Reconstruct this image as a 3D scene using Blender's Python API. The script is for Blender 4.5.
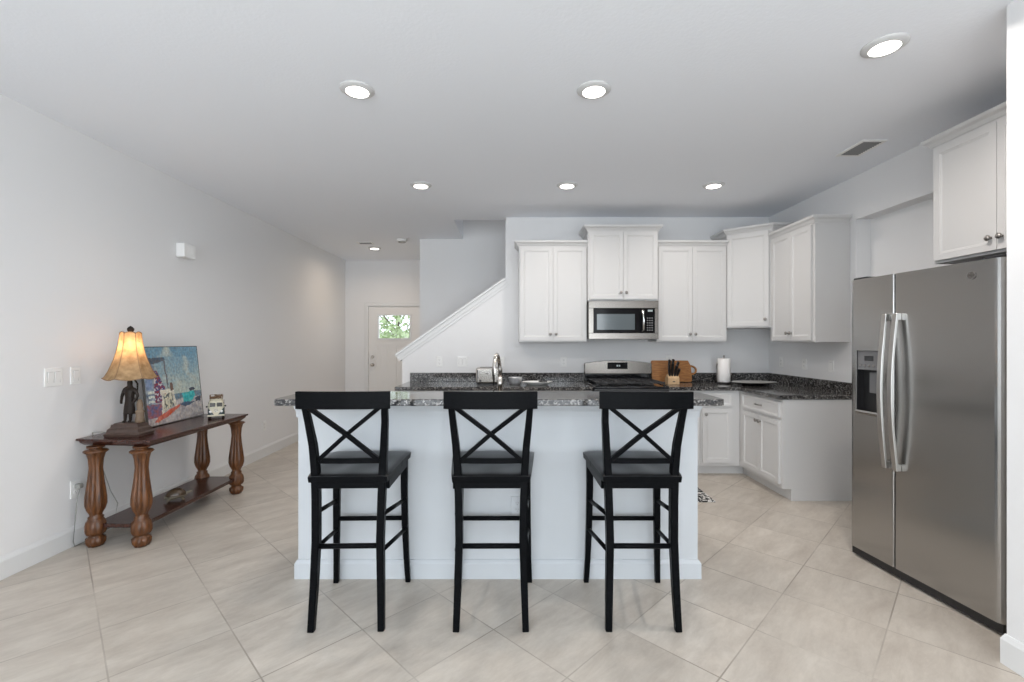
import bpy, bmesh, math, random
from mathutils import Vector, Matrix
PI = math.pi
R = math.radians
for o in list(bpy.data.objects):
    bpy.data.objects.remove(o)
scn = bpy.context.scene
C = scn.collection
random.seed(7)

# ------------------------------------------------------------ camera
EYE = 1.385
cam_d = bpy.data.cameras.new('camera')
cam_d.sensor_width = 36.0
cam_d.lens = 459.0 / 1024.0 * 36.0
cam_d.clip_start = 0.05
cam = bpy.data.objects.new('camera', cam_d)
C.objects.link(cam)
cam.location = (0, 0, EYE)
cam.rotation_euler = (R(90), 0, 0)
scn.camera = cam

# ------------------------------------------------------------ world, exposure
w = bpy.data.worlds.new('world')
scn.world = w
w.use_nodes = True
bg = w.node_tree.nodes['Background']
bg.inputs[0].default_value = (0.82, 0.91, 1.0, 1)
bg.inputs[1].default_value = 2.2
scn.view_settings.view_transform = 'Standard'
scn.view_settings.look = 'None'
scn.view_settings.gamma = 1
scn.view_settings.use_curve_mapping = False
scn.view_settings.exposure = 0.23
scn.cycles.use_denoising = True
scn.cycles.max_bounces = 10
scn.cycles.diffuse_bounces = 6
scn.cycles.glossy_bounces = 4
scn.cycles.transmission_bounces = 6
scn.cycles.sample_clamp_indirect = 6.0
scn.cycles.caustics_reflective = False
scn.cycles.caustics_refractive = False


def area_light(name, loc, rot, sx, sy, power, col, shape='RECTANGLE', parent=None, spread=None):
    l = bpy.data.lights.new(name, 'AREA')
    l.shape = shape
    l.size = sx
    if shape in ('RECTANGLE', 'ELLIPSE'):
        l.size_y = sy
    l.energy = power
    l.color = col
    if spread:
        l.spread = spread
    o = bpy.data.objects.new(name, l)
    C.objects.link(o)
    o.location = loc
    o.rotation_euler = rot
    if parent:
        o.parent = parent
    return o


# area lights at unseen doors and windows, added to light the room from behind
DAY = (0.90, 0.96, 1.0)
area_light('added_rear_daylight', (-0.35, -4.06, 1.27), (R(90), 0, 0), 4.4, 2.3, 130, DAY)
area_light('added_side_daylight', (2.26, -2.1, 1.55), (R(90), 0, R(90)), 2.4, 1.5, 70, DAY)  # unseen side lights, added to even out the frontal light
area_light('added_side_daylight', (-3.13, -2.1, 1.55), (R(90), 0, R(-90)), 2.4, 1.5, 36, DAY)
# unseen lamp under the upstairs ceiling, lighting the stairwell from above
area_light('unseen_landing_light', (1.0, 5.95, 5.3), (0, 0, 0), 1.6, 0.7, 9, (0.95, 0.97, 1.0))
LAMP = (1.0, 0.92, 0.85)
LAMP_W = 6.0


# ------------------------------------------------------------ materials
def nt(name):
    m = bpy.data.materials.new(name)
    m.use_nodes = True
    return m, m.node_tree, m.node_tree.nodes['Principled BSDF']


def mat(name, col, rough=0.5, metal=0.0, spec=None, bump=0.0, bscale=200.0, emit=None, estr=0.0, coat=0.0, var=0.0, vscale=4.0):
    m, t, b = nt(name)
    b.inputs['Base Color'].default_value = (*col, 1)
    b.inputs['Roughness'].default_value = rough
    b.inputs['Metallic'].default_value = metal
    if spec is not None:
        b.inputs['Specular IOR Level'].default_value = spec
    if coat:
        b.inputs['Coat Weight'].default_value = coat
        b.inputs['Coat Roughness'].default_value = 0.1
    if emit:
        b.inputs['Emission Color'].default_value = (*emit, 1)
        b.inputs['Emission Strength'].default_value = estr
    tc = t.nodes.new('ShaderNodeTexCoord')
    if bump:
        n = t.nodes.new('ShaderNodeTexNoise')
        n.inputs['Scale'].default_value = bscale
        n.inputs['Detail'].default_value = 3
        bp = t.nodes.new('ShaderNodeBump')
        bp.inputs['Strength'].default_value = bump
        bp.inputs['Distance'].default_value = 0.002
        t.links.new(tc.outputs['Object'], n.inputs['Vector'])
        t.links.new(n.outputs['Fac'], bp.inputs['Height'])
        t.links.new(bp.outputs['Normal'], b.inputs['Normal'])
    if var:
        n = t.nodes.new('ShaderNodeTexNoise')
        n.inputs['Scale'].default_value = vscale
        n.inputs['Detail'].default_value = 4
        mx = t.nodes.new('ShaderNodeMix')
        mx.data_type = 'RGBA'
        mx.inputs[6].default_value = (*[c * (1 - var) for c in col], 1)
        mx.inputs[7].default_value = (*[min(1, c * (1 + var)) for c in col], 1)
        t.links.new(tc.outputs['Object'], n.inputs['Vector'])
        t.links.new(n.outputs['Fac'], mx.inputs[0])
        t.links.new(mx.outputs[2], b.inputs['Base Color'])
    return m


M = {}
M['wall'] = mat('wall_paint', (0.775, 0.775, 0.78), 0.75, bump=0.12, bscale=120, spec=0.25)
M['ceiling'] = mat('ceiling_paint', (0.86, 0.885, 0.93), 0.85, bump=0.5, bscale=60, spec=0.2)
M['trim'] = mat('trim_white', (0.73, 0.735, 0.735), 0.45)
M['island'] = mat('island_paint', (0.53, 0.555, 0.58), 0.6)
M['cabinet'] = mat('cabinet_white', (0.615, 0.61, 0.605), 0.42, bump=0.03, bscale=30)
M['door_paint'] = mat('front_door_paint', (0.78, 0.77, 0.755), 0.45)
M['plate'] = mat('plate_white', (0.83, 0.83, 0.82), 0.4, spec=0.3)
M['slot'] = mat('slot_dark', (0.25, 0.25, 0.25), 0.5)
M['black'] = mat('black_plastic', (0.012, 0.012, 0.013), 0.35)
M['blackgloss'] = mat('black_glass', (0.008, 0.009, 0.011), 0.06, coat=0.5)
M['iron'] = mat('cast_iron', (0.015, 0.015, 0.016), 0.5, bump=0.3, bscale=300)
M['chrome'] = mat('brushed_nickel', (0.62, 0.59, 0.55), 0.22, 1.0)
M['knob'] = mat('knob_nickel', (0.36, 0.34, 0.32), 0.3, 1.0)
M['silver'] = mat('silver_handle', (0.72, 0.72, 0.71), 0.25, 1.0)
M['ceramic'] = mat('ceramic_white', (0.82, 0.82, 0.81), 0.2)
M['paper'] = mat('paper_towel', (0.87, 0.85, 0.83), 0.9, bump=0.5, bscale=150)
M['bronze'] = mat('bronze_patina', (0.022, 0.016, 0.013), 0.5, 0.0, spec=0.2, var=0.5, vscale=30)
M['stone'] = mat('carved_stump', (0.17, 0.12, 0.08), 0.7, var=0.3, vscale=40)
M['frame'] = mat('picture_frame_dark', (0.06, 0.055, 0.05), 0.45)
M['cord'] = mat('cord_grey', (0.30, 0.30, 0.28), 0.5)
M['cream'] = mat('van_cream', (0.58, 0.54, 0.42), 0.35, var=0.1, vscale=60)
M['teal'] = mat('van_dark_green', (0.035, 0.06, 0.065), 0.35, var=0.3, vscale=60)
M['rubber'] = mat('rubber', (0.015, 0.015, 0.015), 0.8)
M['rust'] = mat('rusty_rack', (0.20, 0.12, 0.07), 0.6, 0.3)
M['turtleshell'] = mat('turtle_shell', (0.065, 0.042, 0.025), 0.25, 0.1, var=0.7, vscale=60)
M['turtleskin'] = mat('turtle_skin', (0.13, 0.11, 0.075), 0.3, var=0.4, vscale=50)
M['foliage'] = mat('leaves', (0.42, 0.50, 0.28), 0.6, var=0.5, vscale=3)
M['bark'] = mat('bark', (0.16, 0.12, 0.09), 0.9)
M['grass'] = mat('lawn', (0.16, 0.25, 0.08), 0.9, var=0.3, vscale=6)
M['stucco'] = mat('stucco', (0.62, 0.60, 0.55), 0.9)
M['vent_dark'] = mat('vent_dark', (0.16, 0.16, 0.165), 0.6)
M['lens'] = mat('lamp_lens', (1, 1, 1), 0.4, emit=(1.0, 0.95, 0.88), estr=6.0)
M['digits'] = mat('display_digits', (0.25, 0.28, 0.28), 0.4, emit=(0.8, 0.95, 1.0), estr=0.12)
M['ovenblack'] = mat('appliance_black', (0.006, 0.006, 0.007), 0.12, spec=0.12)
M['glassjar'] = mat('steel_bowl', (0.62, 0.63, 0.65), 0.35, 0.5)
M['tray'] = mat('pewter_tray', (0.05, 0.048, 0.046), 0.22, 0.5)
M['trayrim'] = mat('tray_glaze', (0.42, 0.41, 0.39), 0.25, 0.3)
M['stair'] = mat('stair_carpet', (0.45, 0.42, 0.38), 0.95)


def glass():
    m, t, b = nt('window_glass')
    b.inputs['Base Color'].default_value = (1, 1, 1, 1)
    tr = t.nodes.new('ShaderNodeBsdfTransparent')
    gl = t.nodes.new('ShaderNodeBsdfGlossy')
    gl.inputs['Roughness'].default_value = 0.02
    mx = t.nodes.new('ShaderNodeMixShader')
    mx.inputs[0].default_value = 0.06
    t.links.new(tr.outputs[0], mx.inputs[1])
    t.links.new(gl.outputs[0], mx.inputs[2])
    t.links.new(mx.outputs[0], t.nodes['Material Output'].inputs[0])
    return m


M['glass'] = glass()
M['ring'] = mat('light_trim_white', (0.62, 0.62, 0.62), 0.5)
M['handle'] = mat('fridge_handle', (0.50, 0.49, 0.475), 0.30, 1.0)


def black_wood(spec=0.03):
    m, t, b = nt('black_painted_wood')
    tc = t.nodes.new('ShaderNodeTexCoord')
    mp = t.nodes.new('ShaderNodeMapping')
    mp.inputs['Scale'].default_value = (6, 6, 30)
    n = t.nodes.new('ShaderNodeTexNoise')
    n.inputs['Scale'].default_value = 9
    n.inputs['Detail'].default_value = 6
    cr = t.nodes.new('ShaderNodeValToRGB')
    cr.color_ramp.elements[0].position = 0.3
    cr.color_ramp.elements[0].color = (0.0028, 0.003, 0.0036, 1)
    cr.color_ramp.elements[1].position = 0.75
    cr.color_ramp.elements[1].color = (0.0065, 0.007, 0.008, 1)
    t.links.new(tc.outputs['Object'], mp.inputs[0])
    t.links.new(mp.outputs[0], n.inputs['Vector'])
    t.links.new(n.outputs['Fac'], cr.inputs[0])
    t.links.new(cr.outputs[0], b.inputs['Base Color'])
    b.inputs['Roughness'].default_value = 0.28
    b.inputs['Specular IOR Level'].default_value = spec
    return m


M['blackwood'] = black_wood()
M['blackseat'] = black_wood(0.45)


def wood(name, c1, c2, scale=(3, 3, 30), rough=0.35, coat=0.2, nscale=4.0):
    m, t, b = nt(name)
    tc = t.nodes.new('ShaderNodeTexCoord')
    mp = t.nodes.new('ShaderNodeMapping')
    mp.inputs['Scale'].default_value = scale
    n = t.nodes.new('ShaderNodeTexNoise')
    n.inputs['Scale'].default_value = nscale
    n.inputs['Detail'].default_value = 8
    n.inputs['Roughness'].default_value = 0.6
    n.inputs['Distortion'].default_value = 0.6
    cr = t.nodes.new('ShaderNodeValToRGB')
    cr.color_ramp.elements[0].position = 0.32
    cr.color_ramp.elements[0].color = (*c1, 1)
    cr.color_ramp.elements[1].position = 0.7
    cr.color_ramp.elements[1].color = (*c2, 1)
    t.links.new(tc.outputs['Object'], mp.inputs[0])
    t.links.new(mp.outputs[0], n.inputs['Vector'])
    t.links.new(n.outputs['Fac'], cr.inputs[0])
    t.links.new(cr.outputs[0], b.inputs['Base Color'])
    b.inputs['Roughness'].default_value = rough
    b.inputs['Coat Weight'].default_value = coat
    b.inputs['Coat Roughness'].default_value = 0.15
    return m


M['legwood'] = wood('turned_leg_wood', (0.040, 0.013, 0.004), (0.165, 0.060, 0.016), (14, 14, 2), 0.4, 0.0)
M['topwood'] = wood('mahogany_top', (0.022, 0.007, 0.005), (0.065, 0.020, 0.012), (20, 2, 20), 0.25, 0.15)
M['boardwood'] = wood('cutting_board_wood', (0.26, 0.10, 0.025), (0.50, 0.22, 0.065), (3, 20, 20), 0.4, 0.1)
M['blockwood'] = wood('knife_block_wood', (0.50, 0.32, 0.17), (0.66, 0.46, 0.27), (10, 10, 2), 0.5, 0.0)


def granite():
    m, t, b = nt('speckled_granite')
    tc = t.nodes.new('ShaderNodeTexCoord')
    v = t.nodes.new('ShaderNodeTexVoronoi')
    v.inputs['Scale'].default_value = 115
    n = t.nodes.new('ShaderNodeTexNoise')
    n.inputs['Scale'].default_value = 45
    n.inputs['Detail'].default_value = 5
    sep = t.nodes.new('ShaderNodeSeparateColor')
    ad = t.nodes.new('ShaderNodeMath')
    ad.operation = 'MULTIPLY_ADD'
    ad.inputs[1].default_value = 0.55
    sc = t.nodes.new('ShaderNodeMath')
    sc.operation = 'MULTIPLY'
    sc.inputs[1].default_value = 0.45
    cr = t.nodes.new('ShaderNodeValToRGB')
    e = cr.color_ramp.elements
    e[0].position = 0.0
    e[0].color = (0.012, 0.012, 0.013, 1)
    e[1].position = 1.0
    e[1].color = (0.40, 0.385, 0.37, 1)
    for p, c in ((0.40, (0.02, 0.02, 0.022, 1)), (0.49, (0.05, 0.048, 0.046, 1)), (0.62, (0.085, 0.08, 0.076, 1)), (0.68, (0.22, 0.21, 0.20, 1))):
        k = e.new(p)
        k.color = c
    t.links.new(tc.outputs['Object'], v.inputs['Vector'])
    t.links.new(tc.outputs['Object'], n.inputs['Vector'])
    t.links.new(v.outputs['Color'], sep.inputs[0])
    t.links.new(n.outputs['Fac'], sc.inputs[0])
    t.links.new(sep.outputs[0], ad.inputs[0])
    t.links.new(sc.outputs[0], ad.inputs[2])
    t.links.new(ad.outputs[0], cr.inputs[0])
    t.links.new(cr.outputs[0], b.inputs['Base Color'])
    b.inputs['Roughness'].default_value = 0.10
    return m


M['granite'] = granite()


def steel(name, col, rough, scale=(1, 1, 260)):
    m, t, b = nt(name)
    b.inputs['Metallic'].default_value = 1.0
    b.inputs['Anisotropic'].default_value = 0.6
    tc = t.nodes.new('ShaderNodeTexCoord')
    mp = t.nodes.new('ShaderNodeMapping')
    mp.inputs['Scale'].default_value = scale
    n = t.nodes.new('ShaderNodeTexNoise')
    n.inputs['Scale'].default_value = 3
    n.inputs['Detail'].default_value = 4
    cr = t.nodes.new('ShaderNodeValToRGB')
    cr.color_ramp.elements[0].color = (*[c * 0.9 for c in col], 1)
    cr.color_ramp.elements[1].color = (*[min(1, c * 1.08) for c in col], 1)
    mr = t.nodes.new('ShaderNodeMapRange')
    mr.inputs[3].default_value = rough * 0.85
    mr.inputs[4].default_value = rough * 1.15
    t.links.new(tc.outputs['Object'], mp.inputs[0])
    t.links.new(mp.outputs[0], n.inputs['Vector'])
    t.links.new(n.outputs['Fac'], cr.inputs[0])
    t.links.new(n.outputs['Fac'], mr.inputs[0])
    t.links.new(cr.outputs[0], b.inputs['Base Color'])
    t.links.new(mr.outputs[0], b.inputs['Roughness'])
    return m


M['steel'] = steel('stainless_fridge', (0.42, 0.412, 0.40), 0.22)
M['steel2'] = steel('stainless_appliance', (0.27, 0.25, 0.23), 0.24)


def floor_mat():
    m, t, b = nt('diagonal_floor_tile')
    L = t.links
    N = t.nodes
    geo = N.new('ShaderNodeNewGeometry')
    sep = N.new('ShaderNodeSeparateXYZ')
    L.new(geo.outputs['Position'], sep.inputs[0])

    def math_(op, a=None, b_=None, va=None, vb=None, clamp=False):
        n = N.new('ShaderNodeMath')
        n.operation = op
        n.use_clamp = clamp
        if op == 'MULTIPLY_ADD':
            n.inputs[2].default_value = -0.75
        if a is not None:
            L.new(a, n.inputs[0])
        elif va is not None:
            n.inputs[0].default_value = va
        if b_ is not None:
            L.new(b_, n.inputs[1])
        elif vb is not None:
            n.inputs[1].default_value = vb
        return n.outputs[0]
    k = 1 / math.sqrt(2)
    P = 0.445
    u = math_('MULTIPLY', math_('ADD', sep.outputs[0], sep.outputs[1]), vb=k)
    v = math_('MULTIPLY', math_('SUBTRACT', sep.outputs[1], sep.outputs[0]), vb=k)
    u = math_('DIVIDE', math_('SUBTRACT', u, vb=0.16 - 20 * P), vb=P)
    v = math_('DIVIDE', math_('SUBTRACT', v, vb=0.285 - 20 * P), vb=P)

    def edge(c):
        f = math_('FRACT', c)
        return math_('MINIMUM', f, math_('SUBTRACT', None, f, va=1.0))
    e = math_('MINIMUM', edge(u), edge(v))
    g = math_('LESS_THAN', e, vb=0.0072)
    # per tile random
    cmb = N.new('ShaderNodeCombineXYZ')
    L.new(math_('FLOOR', u), cmb.inputs[0])
    L.new(math_('FLOOR', v), cmb.inputs[1])
    wn = N.new('ShaderNodeTexWhiteNoise')
    L.new(cmb.outputs[0], wn.inputs[0])
    # streaky stone veining, offset per tile
    off = N.new('ShaderNodeVectorMath')
    off.operation = 'MULTIPLY_ADD'
    off.inputs[1].default_value = (7, 7, 7)
    L.new(wn.outputs['Color'], off.inputs[0])
    uv = N.new('ShaderNodeCombineXYZ')
    L.new(math_('MULTIPLY', u, vb=0.8), uv.inputs[0])
    L.new(math_('MULTIPLY', v, vb=2.2), uv.inputs[1])
    L.new(uv.outputs[0], off.inputs[2])
    n1 = N.new('ShaderNodeTexNoise')
    n1.inputs['Scale'].default_value = 1.6
    n1.inputs['Detail'].default_value = 10
    n1.inputs['Roughness'].default_value = 0.74
    n1.inputs['Distortion'].default_value = 0.3
    L.new(off.outputs[0], n1.inputs['Vector'])
    cr = N.new('ShaderNodeValToRGB')
    cr.color_ramp.elements[0].position = 0.30
    cr.color_ramp.elements[0].color = (0.42, 0.37, 0.318, 1)
    cr.color_ramp.elements[1].position = 0.68
    cr.color_ramp.elements[1].color = (0.60, 0.55, 0.485, 1)
    L.new(n1.outputs['Fac'], cr.inputs[0])
    # tile tint
    val = math_('ADD', math_('MULTIPLY', wn.outputs['Value'], vb=0.08), vb=0.96)
    tint = N.new('ShaderNodeVectorMath')
    tint.operation = 'SCALE'
    L.new(cr.outputs[0], tint.inputs[0])
    L.new(val, tint.inputs['Scale'])
    mx = N.new('ShaderNodeMix')
    mx.data_type = 'RGBA'
    mx.inputs[7].default_value = (0.27, 0.235, 0.195, 1)
    gn = N.new('ShaderNodeTexNoise')
    gn.inputs['Scale'].default_value = 1.7
    L.new(geo.outputs['Position'], gn.inputs['Vector'])
    L.new(math_('MULTIPLY', g, math_('MULTIPLY_ADD', gn.outputs['Fac'], vb=2.6, clamp=True)), mx.inputs[0])
    L.new(tint.outputs[0], mx.inputs[6])
    L.new(mx.outputs[2], b.inputs['Base Color'])
    b.inputs['Roughness'].default_value = 0.38
    bp = N.new('ShaderNodeBump')
    bp.inputs['Strength'].default_value = 0.3
    bp.inputs['Distance'].default_value = 0.002
    L.new(math_('SUBTRACT', n1.outputs['Fac'], g), bp.inputs['Height'])
    L.new(bp.outputs['Normal'], b.inputs['Normal'])
    return m


M['floor'] = floor_mat()


def shade_mat():
    m, t, b = nt('lamp_shade_parchment')
    tc = t.nodes.new('ShaderNodeTexCoord')
    n = t.nodes.new('ShaderNodeTexNoise')
    n.inputs['Scale'].default_value = 25
    n.inputs['Detail'].default_value = 6
    cr = t.nodes.new('ShaderNodeValToRGB')
    cr.color_ramp.elements[0].position = 0.3
    cr.color_ramp.elements[0].color = (0.36, 0.235, 0.125, 1)
    cr.color_ramp.elements[1].position = 0.75
    cr.color_ramp.elements[1].color = (0.62, 0.44, 0.26, 1)
    t.links.new(tc.outputs['Object'], n.inputs['Vector'])
    t.links.new(n.outputs['Fac'], cr.inputs[0])
    d = t.nodes.new('ShaderNodeBsdfDiffuse')
    tl = t.nodes.new('ShaderNodeBsdfTranslucent')
    mx = t.nodes.new('ShaderNodeMixShader')
    mx.inputs[0].default_value = 0.38
    t.links.new(cr.outputs[0], d.inputs[0])
    t.links.new(cr.outputs[0], tl.inputs[0])
    t.links.new(d.outputs[0], mx.inputs[1])
    t.links.new(tl.outputs[0], mx.inputs[2])
    t.links.new(mx.outputs[0], t.nodes['Material Output'].inputs[0])
    return m


M['shade'] = shade_mat()


def rug_mat():
    m, t, b = nt('black_white_rug')
    tc = t.nodes.new('ShaderNodeTexCoord')
    wv = t.nodes.new('ShaderNodeTexVoronoi')
    wv.feature = 'SMOOTH_F1'
    wv.inputs['Scale'].default_value = 32
    n = t.nodes.new('ShaderNodeTexNoise')
    n.inputs['Scale'].default_value = 20
    mxv = t.nodes.new('ShaderNodeMix')
    mxv.data_type = 'RGBA'
    mxv.inputs[0].default_value = 0.15
    cr = t.nodes.new('ShaderNodeValToRGB')
    cr.color_ramp.interpolation = 'CONSTANT'
    cr.color_ramp.elements[0].color = (0.70, 0.69, 0.67, 1)
    cr.color_ramp.elements[1].position = 0.40
    cr.color_ramp.elements[1].color = (0.03, 0.03, 0.03, 1)
    t.links.new(tc.outputs['Object'], n.inputs['Vector'])
    t.links.new(tc.outputs['Object'], mxv.inputs[6])
    t.links.new(n.outputs['Color'], mxv.inputs[7])
    t.links.new(mxv.outputs[2], wv.inputs['Vector'])
    t.links.new(wv.outputs['Distance'], cr.inputs[0])
    t.links.new(cr.outputs[0], b.inputs['Base Color'])
    b.inputs['Roughness'].default_value = 0.95
    return m


M['rug'] = rug_mat()


def attr_mat():
    m, t, b = nt('oil_paint')
    a = t.nodes.new('ShaderNodeAttribute')
    a.attribute_name = 'Col'
    t.links.new(a.outputs['Color'], b.inputs['Base Color'])
    n = t.nodes.new('ShaderNodeTexNoise')
    n.inputs['Scale'].default_value = 60
    bp = t.nodes.new('ShaderNodeBump')
    bp.inputs['Strength'].default_value = 0.3
    bp.inputs['Distance'].default_value = 0.002
    tc = t.nodes.new('ShaderNodeTexCoord')
    t.links.new(tc.outputs['Object'], n.inputs['Vector'])
    t.links.new(n.outputs['Fac'], bp.inputs['Height'])
    t.links.new(bp.outputs['Normal'], b.inputs['Normal'])
    b.inputs['Roughness'].default_value = 0.45
    return m


M['paint'] = attr_mat()


# ------------------------------------------------------------ mesh helpers
class MB:
    def __init__(self):
        self.bm = bmesh.new()
        self.mi = 0

    def _mark(self, before):
        if self.mi:
            for f in self.bm.faces:
                if f not in before:
                    f.material_index = self.mi

    def box(self, x0, x1, y0, y1, z0, z1, bev=0.0, seg=1, mi=0, rot=None):
        vs = []
        b2 = bmesh.new()
        for z in (z0, z1):
            for x, y in ((x0, y0), (x1, y0), (x1, y1), (x0, y1)):
                vs.append(b2.verts.new((x, y, z)))
        for q in ((3, 2, 1, 0), (4, 5, 6, 7), (0, 1, 5, 4), (1, 2, 6, 5), (2, 3, 7, 6), (3, 0, 4, 7)):
            b2.faces.new([vs[i] for i in q])
        if bev > 0:
            bmesh.ops.bevel(b2, geom=list(b2.edges), offset=bev, segments=seg, affect='EDGES', profile=0.5)
        self._merge(b2, mi, rot)
        return self

    def _merge(self, b2, mi=0, mx=None):
        if mx is not None:
            bmesh.ops.transform(b2, matrix=mx, verts=list(b2.verts))
        bmesh.ops.recalc_face_normals(b2, faces=list(b2.faces))
        mp = {}
        for v in b2.verts:
            mp[v] = self.bm.verts.new(v.co)
        for f in b2.faces:
            try:
                nf = self.bm.faces.new([mp[v] for v in f.verts])
                nf.material_index = mi
                nf.smooth = f.smooth
            except ValueError:
                pass
        b2.free()

    def prism(self, pts, axis, a0, a1, mi=0, bev=0.0):
        """pts 2D polygon; axis 'x','y','z' extrusion from a0 to a1. 2D order: x->(y,z) y->(x,z) z->(x,y)"""
        b2 = bmesh.new()

        def P(p, a):
            if axis == 'x':
                return (a, p[0], p[1])
            if axis == 'y':
                return (p[0], a, p[1])
            return (p[0], p[1], a)
        lo = [b2.verts.new(P(p, a0)) for p in pts]
        hi = [b2.verts.new(P(p, a1)) for p in pts]
        n = len(pts)
        b2.faces.new(lo)
        b2.faces.new(list(reversed(hi)))
        for i in range(n):
            b2.faces.new([lo[i], hi[i], hi[(i + 1) % n], lo[(i + 1) % n]])
        if bev > 0:
            bmesh.ops.recalc_face_normals(b2, faces=list(b2.faces))
            bmesh.ops.bevel(b2, geom=list(b2.edges), offset=bev, segments=2, affect='EDGES', profile=0.5)
        self._merge(b2, mi)
        return self

    def cyl(self, c, r, h, axis='z', seg=24, r2=None, mi=0, smooth=True):
        b2 = bmesh.new()
        bmesh.ops.create_cone(b2, cap_ends=True, segments=seg, radius1=r, radius2=r if r2 is None else r2, depth=h)
        for f in b2.faces:
            if len(f.verts) == 4:
                f.smooth = smooth
        m = Matrix.Translation(Vector(c))
        if axis == 'x':
            m = m @ Matrix.Rotation(R(90), 4, 'Y')
        elif axis == 'y':
            m = m @ Matrix.Rotation(R(90), 4, 'X')
        self._merge(b2, mi, m)
        return self

    def sph(self, c, r, s=(1, 1, 1), u=16, v=10, mi=0):
        b2 = bmesh.new()
        bmesh.ops.create_uvsphere(b2, u_segments=u, v_segments=v, radius=r)
        for f in b2.faces:
            f.smooth = True
        self._merge(b2, mi, Matrix.Translation(Vector(c)) @ Matrix.Diagonal((*s, 1)))
        return self

    def lathe(self, prof, c=(0, 0, 0), seg=24, lobes=0, amp=None, mi=0, smooth=True, axis='z'):
        """prof: (r,z) or (r,z,lobe amplitude)"""
        b2 = bmesh.new()
        rings = []
        for p in prof:
            r, z = p[0], p[1]
            a = p[2] if len(p) > 2 else 0.0
            ring = []
            for i in range(seg):
                th = 2 * PI * i / seg
                rr = r * (1 + a * (abs(math.sin(lobes * th / 2)) - 0.6)) if lobes else r
                ring.append(b2.verts.new((rr * math.cos(th), rr * math.sin(th), z)))
            rings.append(ring)
        for a, b in zip(rings, rings[1:]):
            for i in range(seg):
                f = b2.faces.new([a[i], a[(i + 1) % seg], b[(i + 1) % seg], b[i]])
                f.smooth = smooth
        if prof[0][0] > 1e-6:
            b2.faces.new(list(reversed(rings[0])))
        if prof[-1][0] > 1e-6:
            b2.faces.new(rings[-1])
        m = Matrix.Translation(Vector(c))
        if axis == 'x':
            m = m @ Matrix.Rotation(R(90), 4, 'Y')
        elif axis == 'y':
            m = m @ Matrix.Rotation(R(90), 4, 'X')
        self._merge(b2, mi, m)
        return self

    def sweep(self, path, w, h, up=(0, 0, 1), mi=0, closed_caps=True, smooth=False, round_=0, offs=None):
        """sweep a rect (w sideways, h along up-ish) along path; w,h may be lists"""
        path = [Vector(p) for p in path]
        n = len(path)
        ws = w if isinstance(w, (list, tuple)) else [w] * n
        hs = h if isinstance(h, (list, tuple)) else [h] * n
        up = Vector(up)
        b2 = bmesh.new()
        rings = []
        for i, p in enumerate(path):
            d = (path[min(i + 1, n - 1)] - path[max(i - 1, 0)]).normalized()
            side = d.cross(up)
            if side.length < 1e-5:
                side = d.cross(Vector((1, 0, 0)))
            side.normalize()
            u2 = side.cross(d).normalized()
            a, b = ws[i] / 2, hs[i] / 2
            if round_:
                pts = [(a * math.cos(t * 2 * PI / round_), b * math.sin(t * 2 * PI / round_)) for t in range(round_)]
            else:
                k = min(a, b) * 0.25
                pts = [(-a + k, -b), (a - k, -b), (a, -b + k), (a, b - k), (a - k, b), (-a + k, b), (-a, b - k), (-a, -b + k)]
            rings.append([b2.verts.new(p + side * q[0] + u2 * q[1]) for q in pts])
        m = len(rings[0])
        for A, B in zip(rings, rings[1:]):
            for i in range(m):
                f = b2.faces.new([A[i], A[(i + 1) % m], B[(i + 1) % m], B[i]])
                f.smooth = smooth or bool(round_)
        b2.faces.new(list(reversed(rings[0])))
        b2.faces.new(rings[-1])
        self._merge(b2, mi)
        return self

    def tube(self, path, r, seg=10, mi=0):
        rr = r if isinstance(r, (list, tuple)) else [r] * len(path)
        return self.sweep(path, [x * 2 for x in rr], [x * 2 for x in rr], round_=seg, mi=mi, up=(0.001, 0.002, 1))

    def molding(self, path, prof, mi=0, closed=False):
        """sweep closed profile [(out,z)] along plan polyline; out = to the right of travel direction, mitred"""
        n = len(path)
        b2 = bmesh.new()
        rings = []
        P = [Vector((p[0], p[1])) for p in path]
        for i in range(n):
            def nrm(a, b):
                d = (b - a).normalized()
                return Vector((d.y, -d.x))
            if closed:
                n1 = nrm(P[i - 1], P[i])
                n2 = nrm(P[i], P[(i + 1) % n])
            else:
                n1 = nrm(P[i - 1], P[i]) if i > 0 else nrm(P[i], P[i + 1])
                n2 = nrm(P[i], P[i + 1]) if i < n - 1 else n1
            mt = (n1 + n2)
            mt = mt / (1 + n1.dot(n2))
            rings.append([b2.verts.new((P[i].x + mt.x * o, P[i].y + mt.y * o, z)) for o, z in prof])
        m = len(prof)
        rng = range(n) if closed else range(n - 1)
        for j in rng:
            A, B = rings[j], rings[(j + 1) % n]
            for i in range(m):
                b2.faces.new([A[i], A[(i + 1) % m], B[(i + 1) % m], B[i]])
        if not closed:
            b2.faces.new(rings[0])
            b2.faces.new(list(reversed(rings[-1])))
        self._merge(b2, mi)
        return self

    def panel(self, x0, x1, z0, z1, yf, th, fr=0.057, rec=0.008, mi=0):
        """shaker/recessed panel door, front facing -y at yf, back at yf+th"""
        b2 = bmesh.new()
        vs = []
        for y in (yf, yf + th):
            for x, z in ((x0, z0), (x1, z0), (x1, z1), (x0, z1)):
                vs.append(b2.verts.new((x, y, z)))
        front = b2.faces.new([vs[i] for i in (0, 1, 2, 3)])
        for q in ((7, 6, 5, 4), (4, 5, 1, 0), (5, 6, 2, 1), (6, 7, 3, 2), (7, 4, 0, 3)):
            b2.faces.new([vs[i] for i in q])
        bmesh.ops.recalc_face_normals(b2, faces=list(b2.faces))
        bmesh.ops.inset_region(b2, faces=[front], thickness=fr, depth=0)
        bmesh.ops.inset_region(b2, faces=[front], thickness=0.004, depth=-rec * 0.55)
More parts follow.
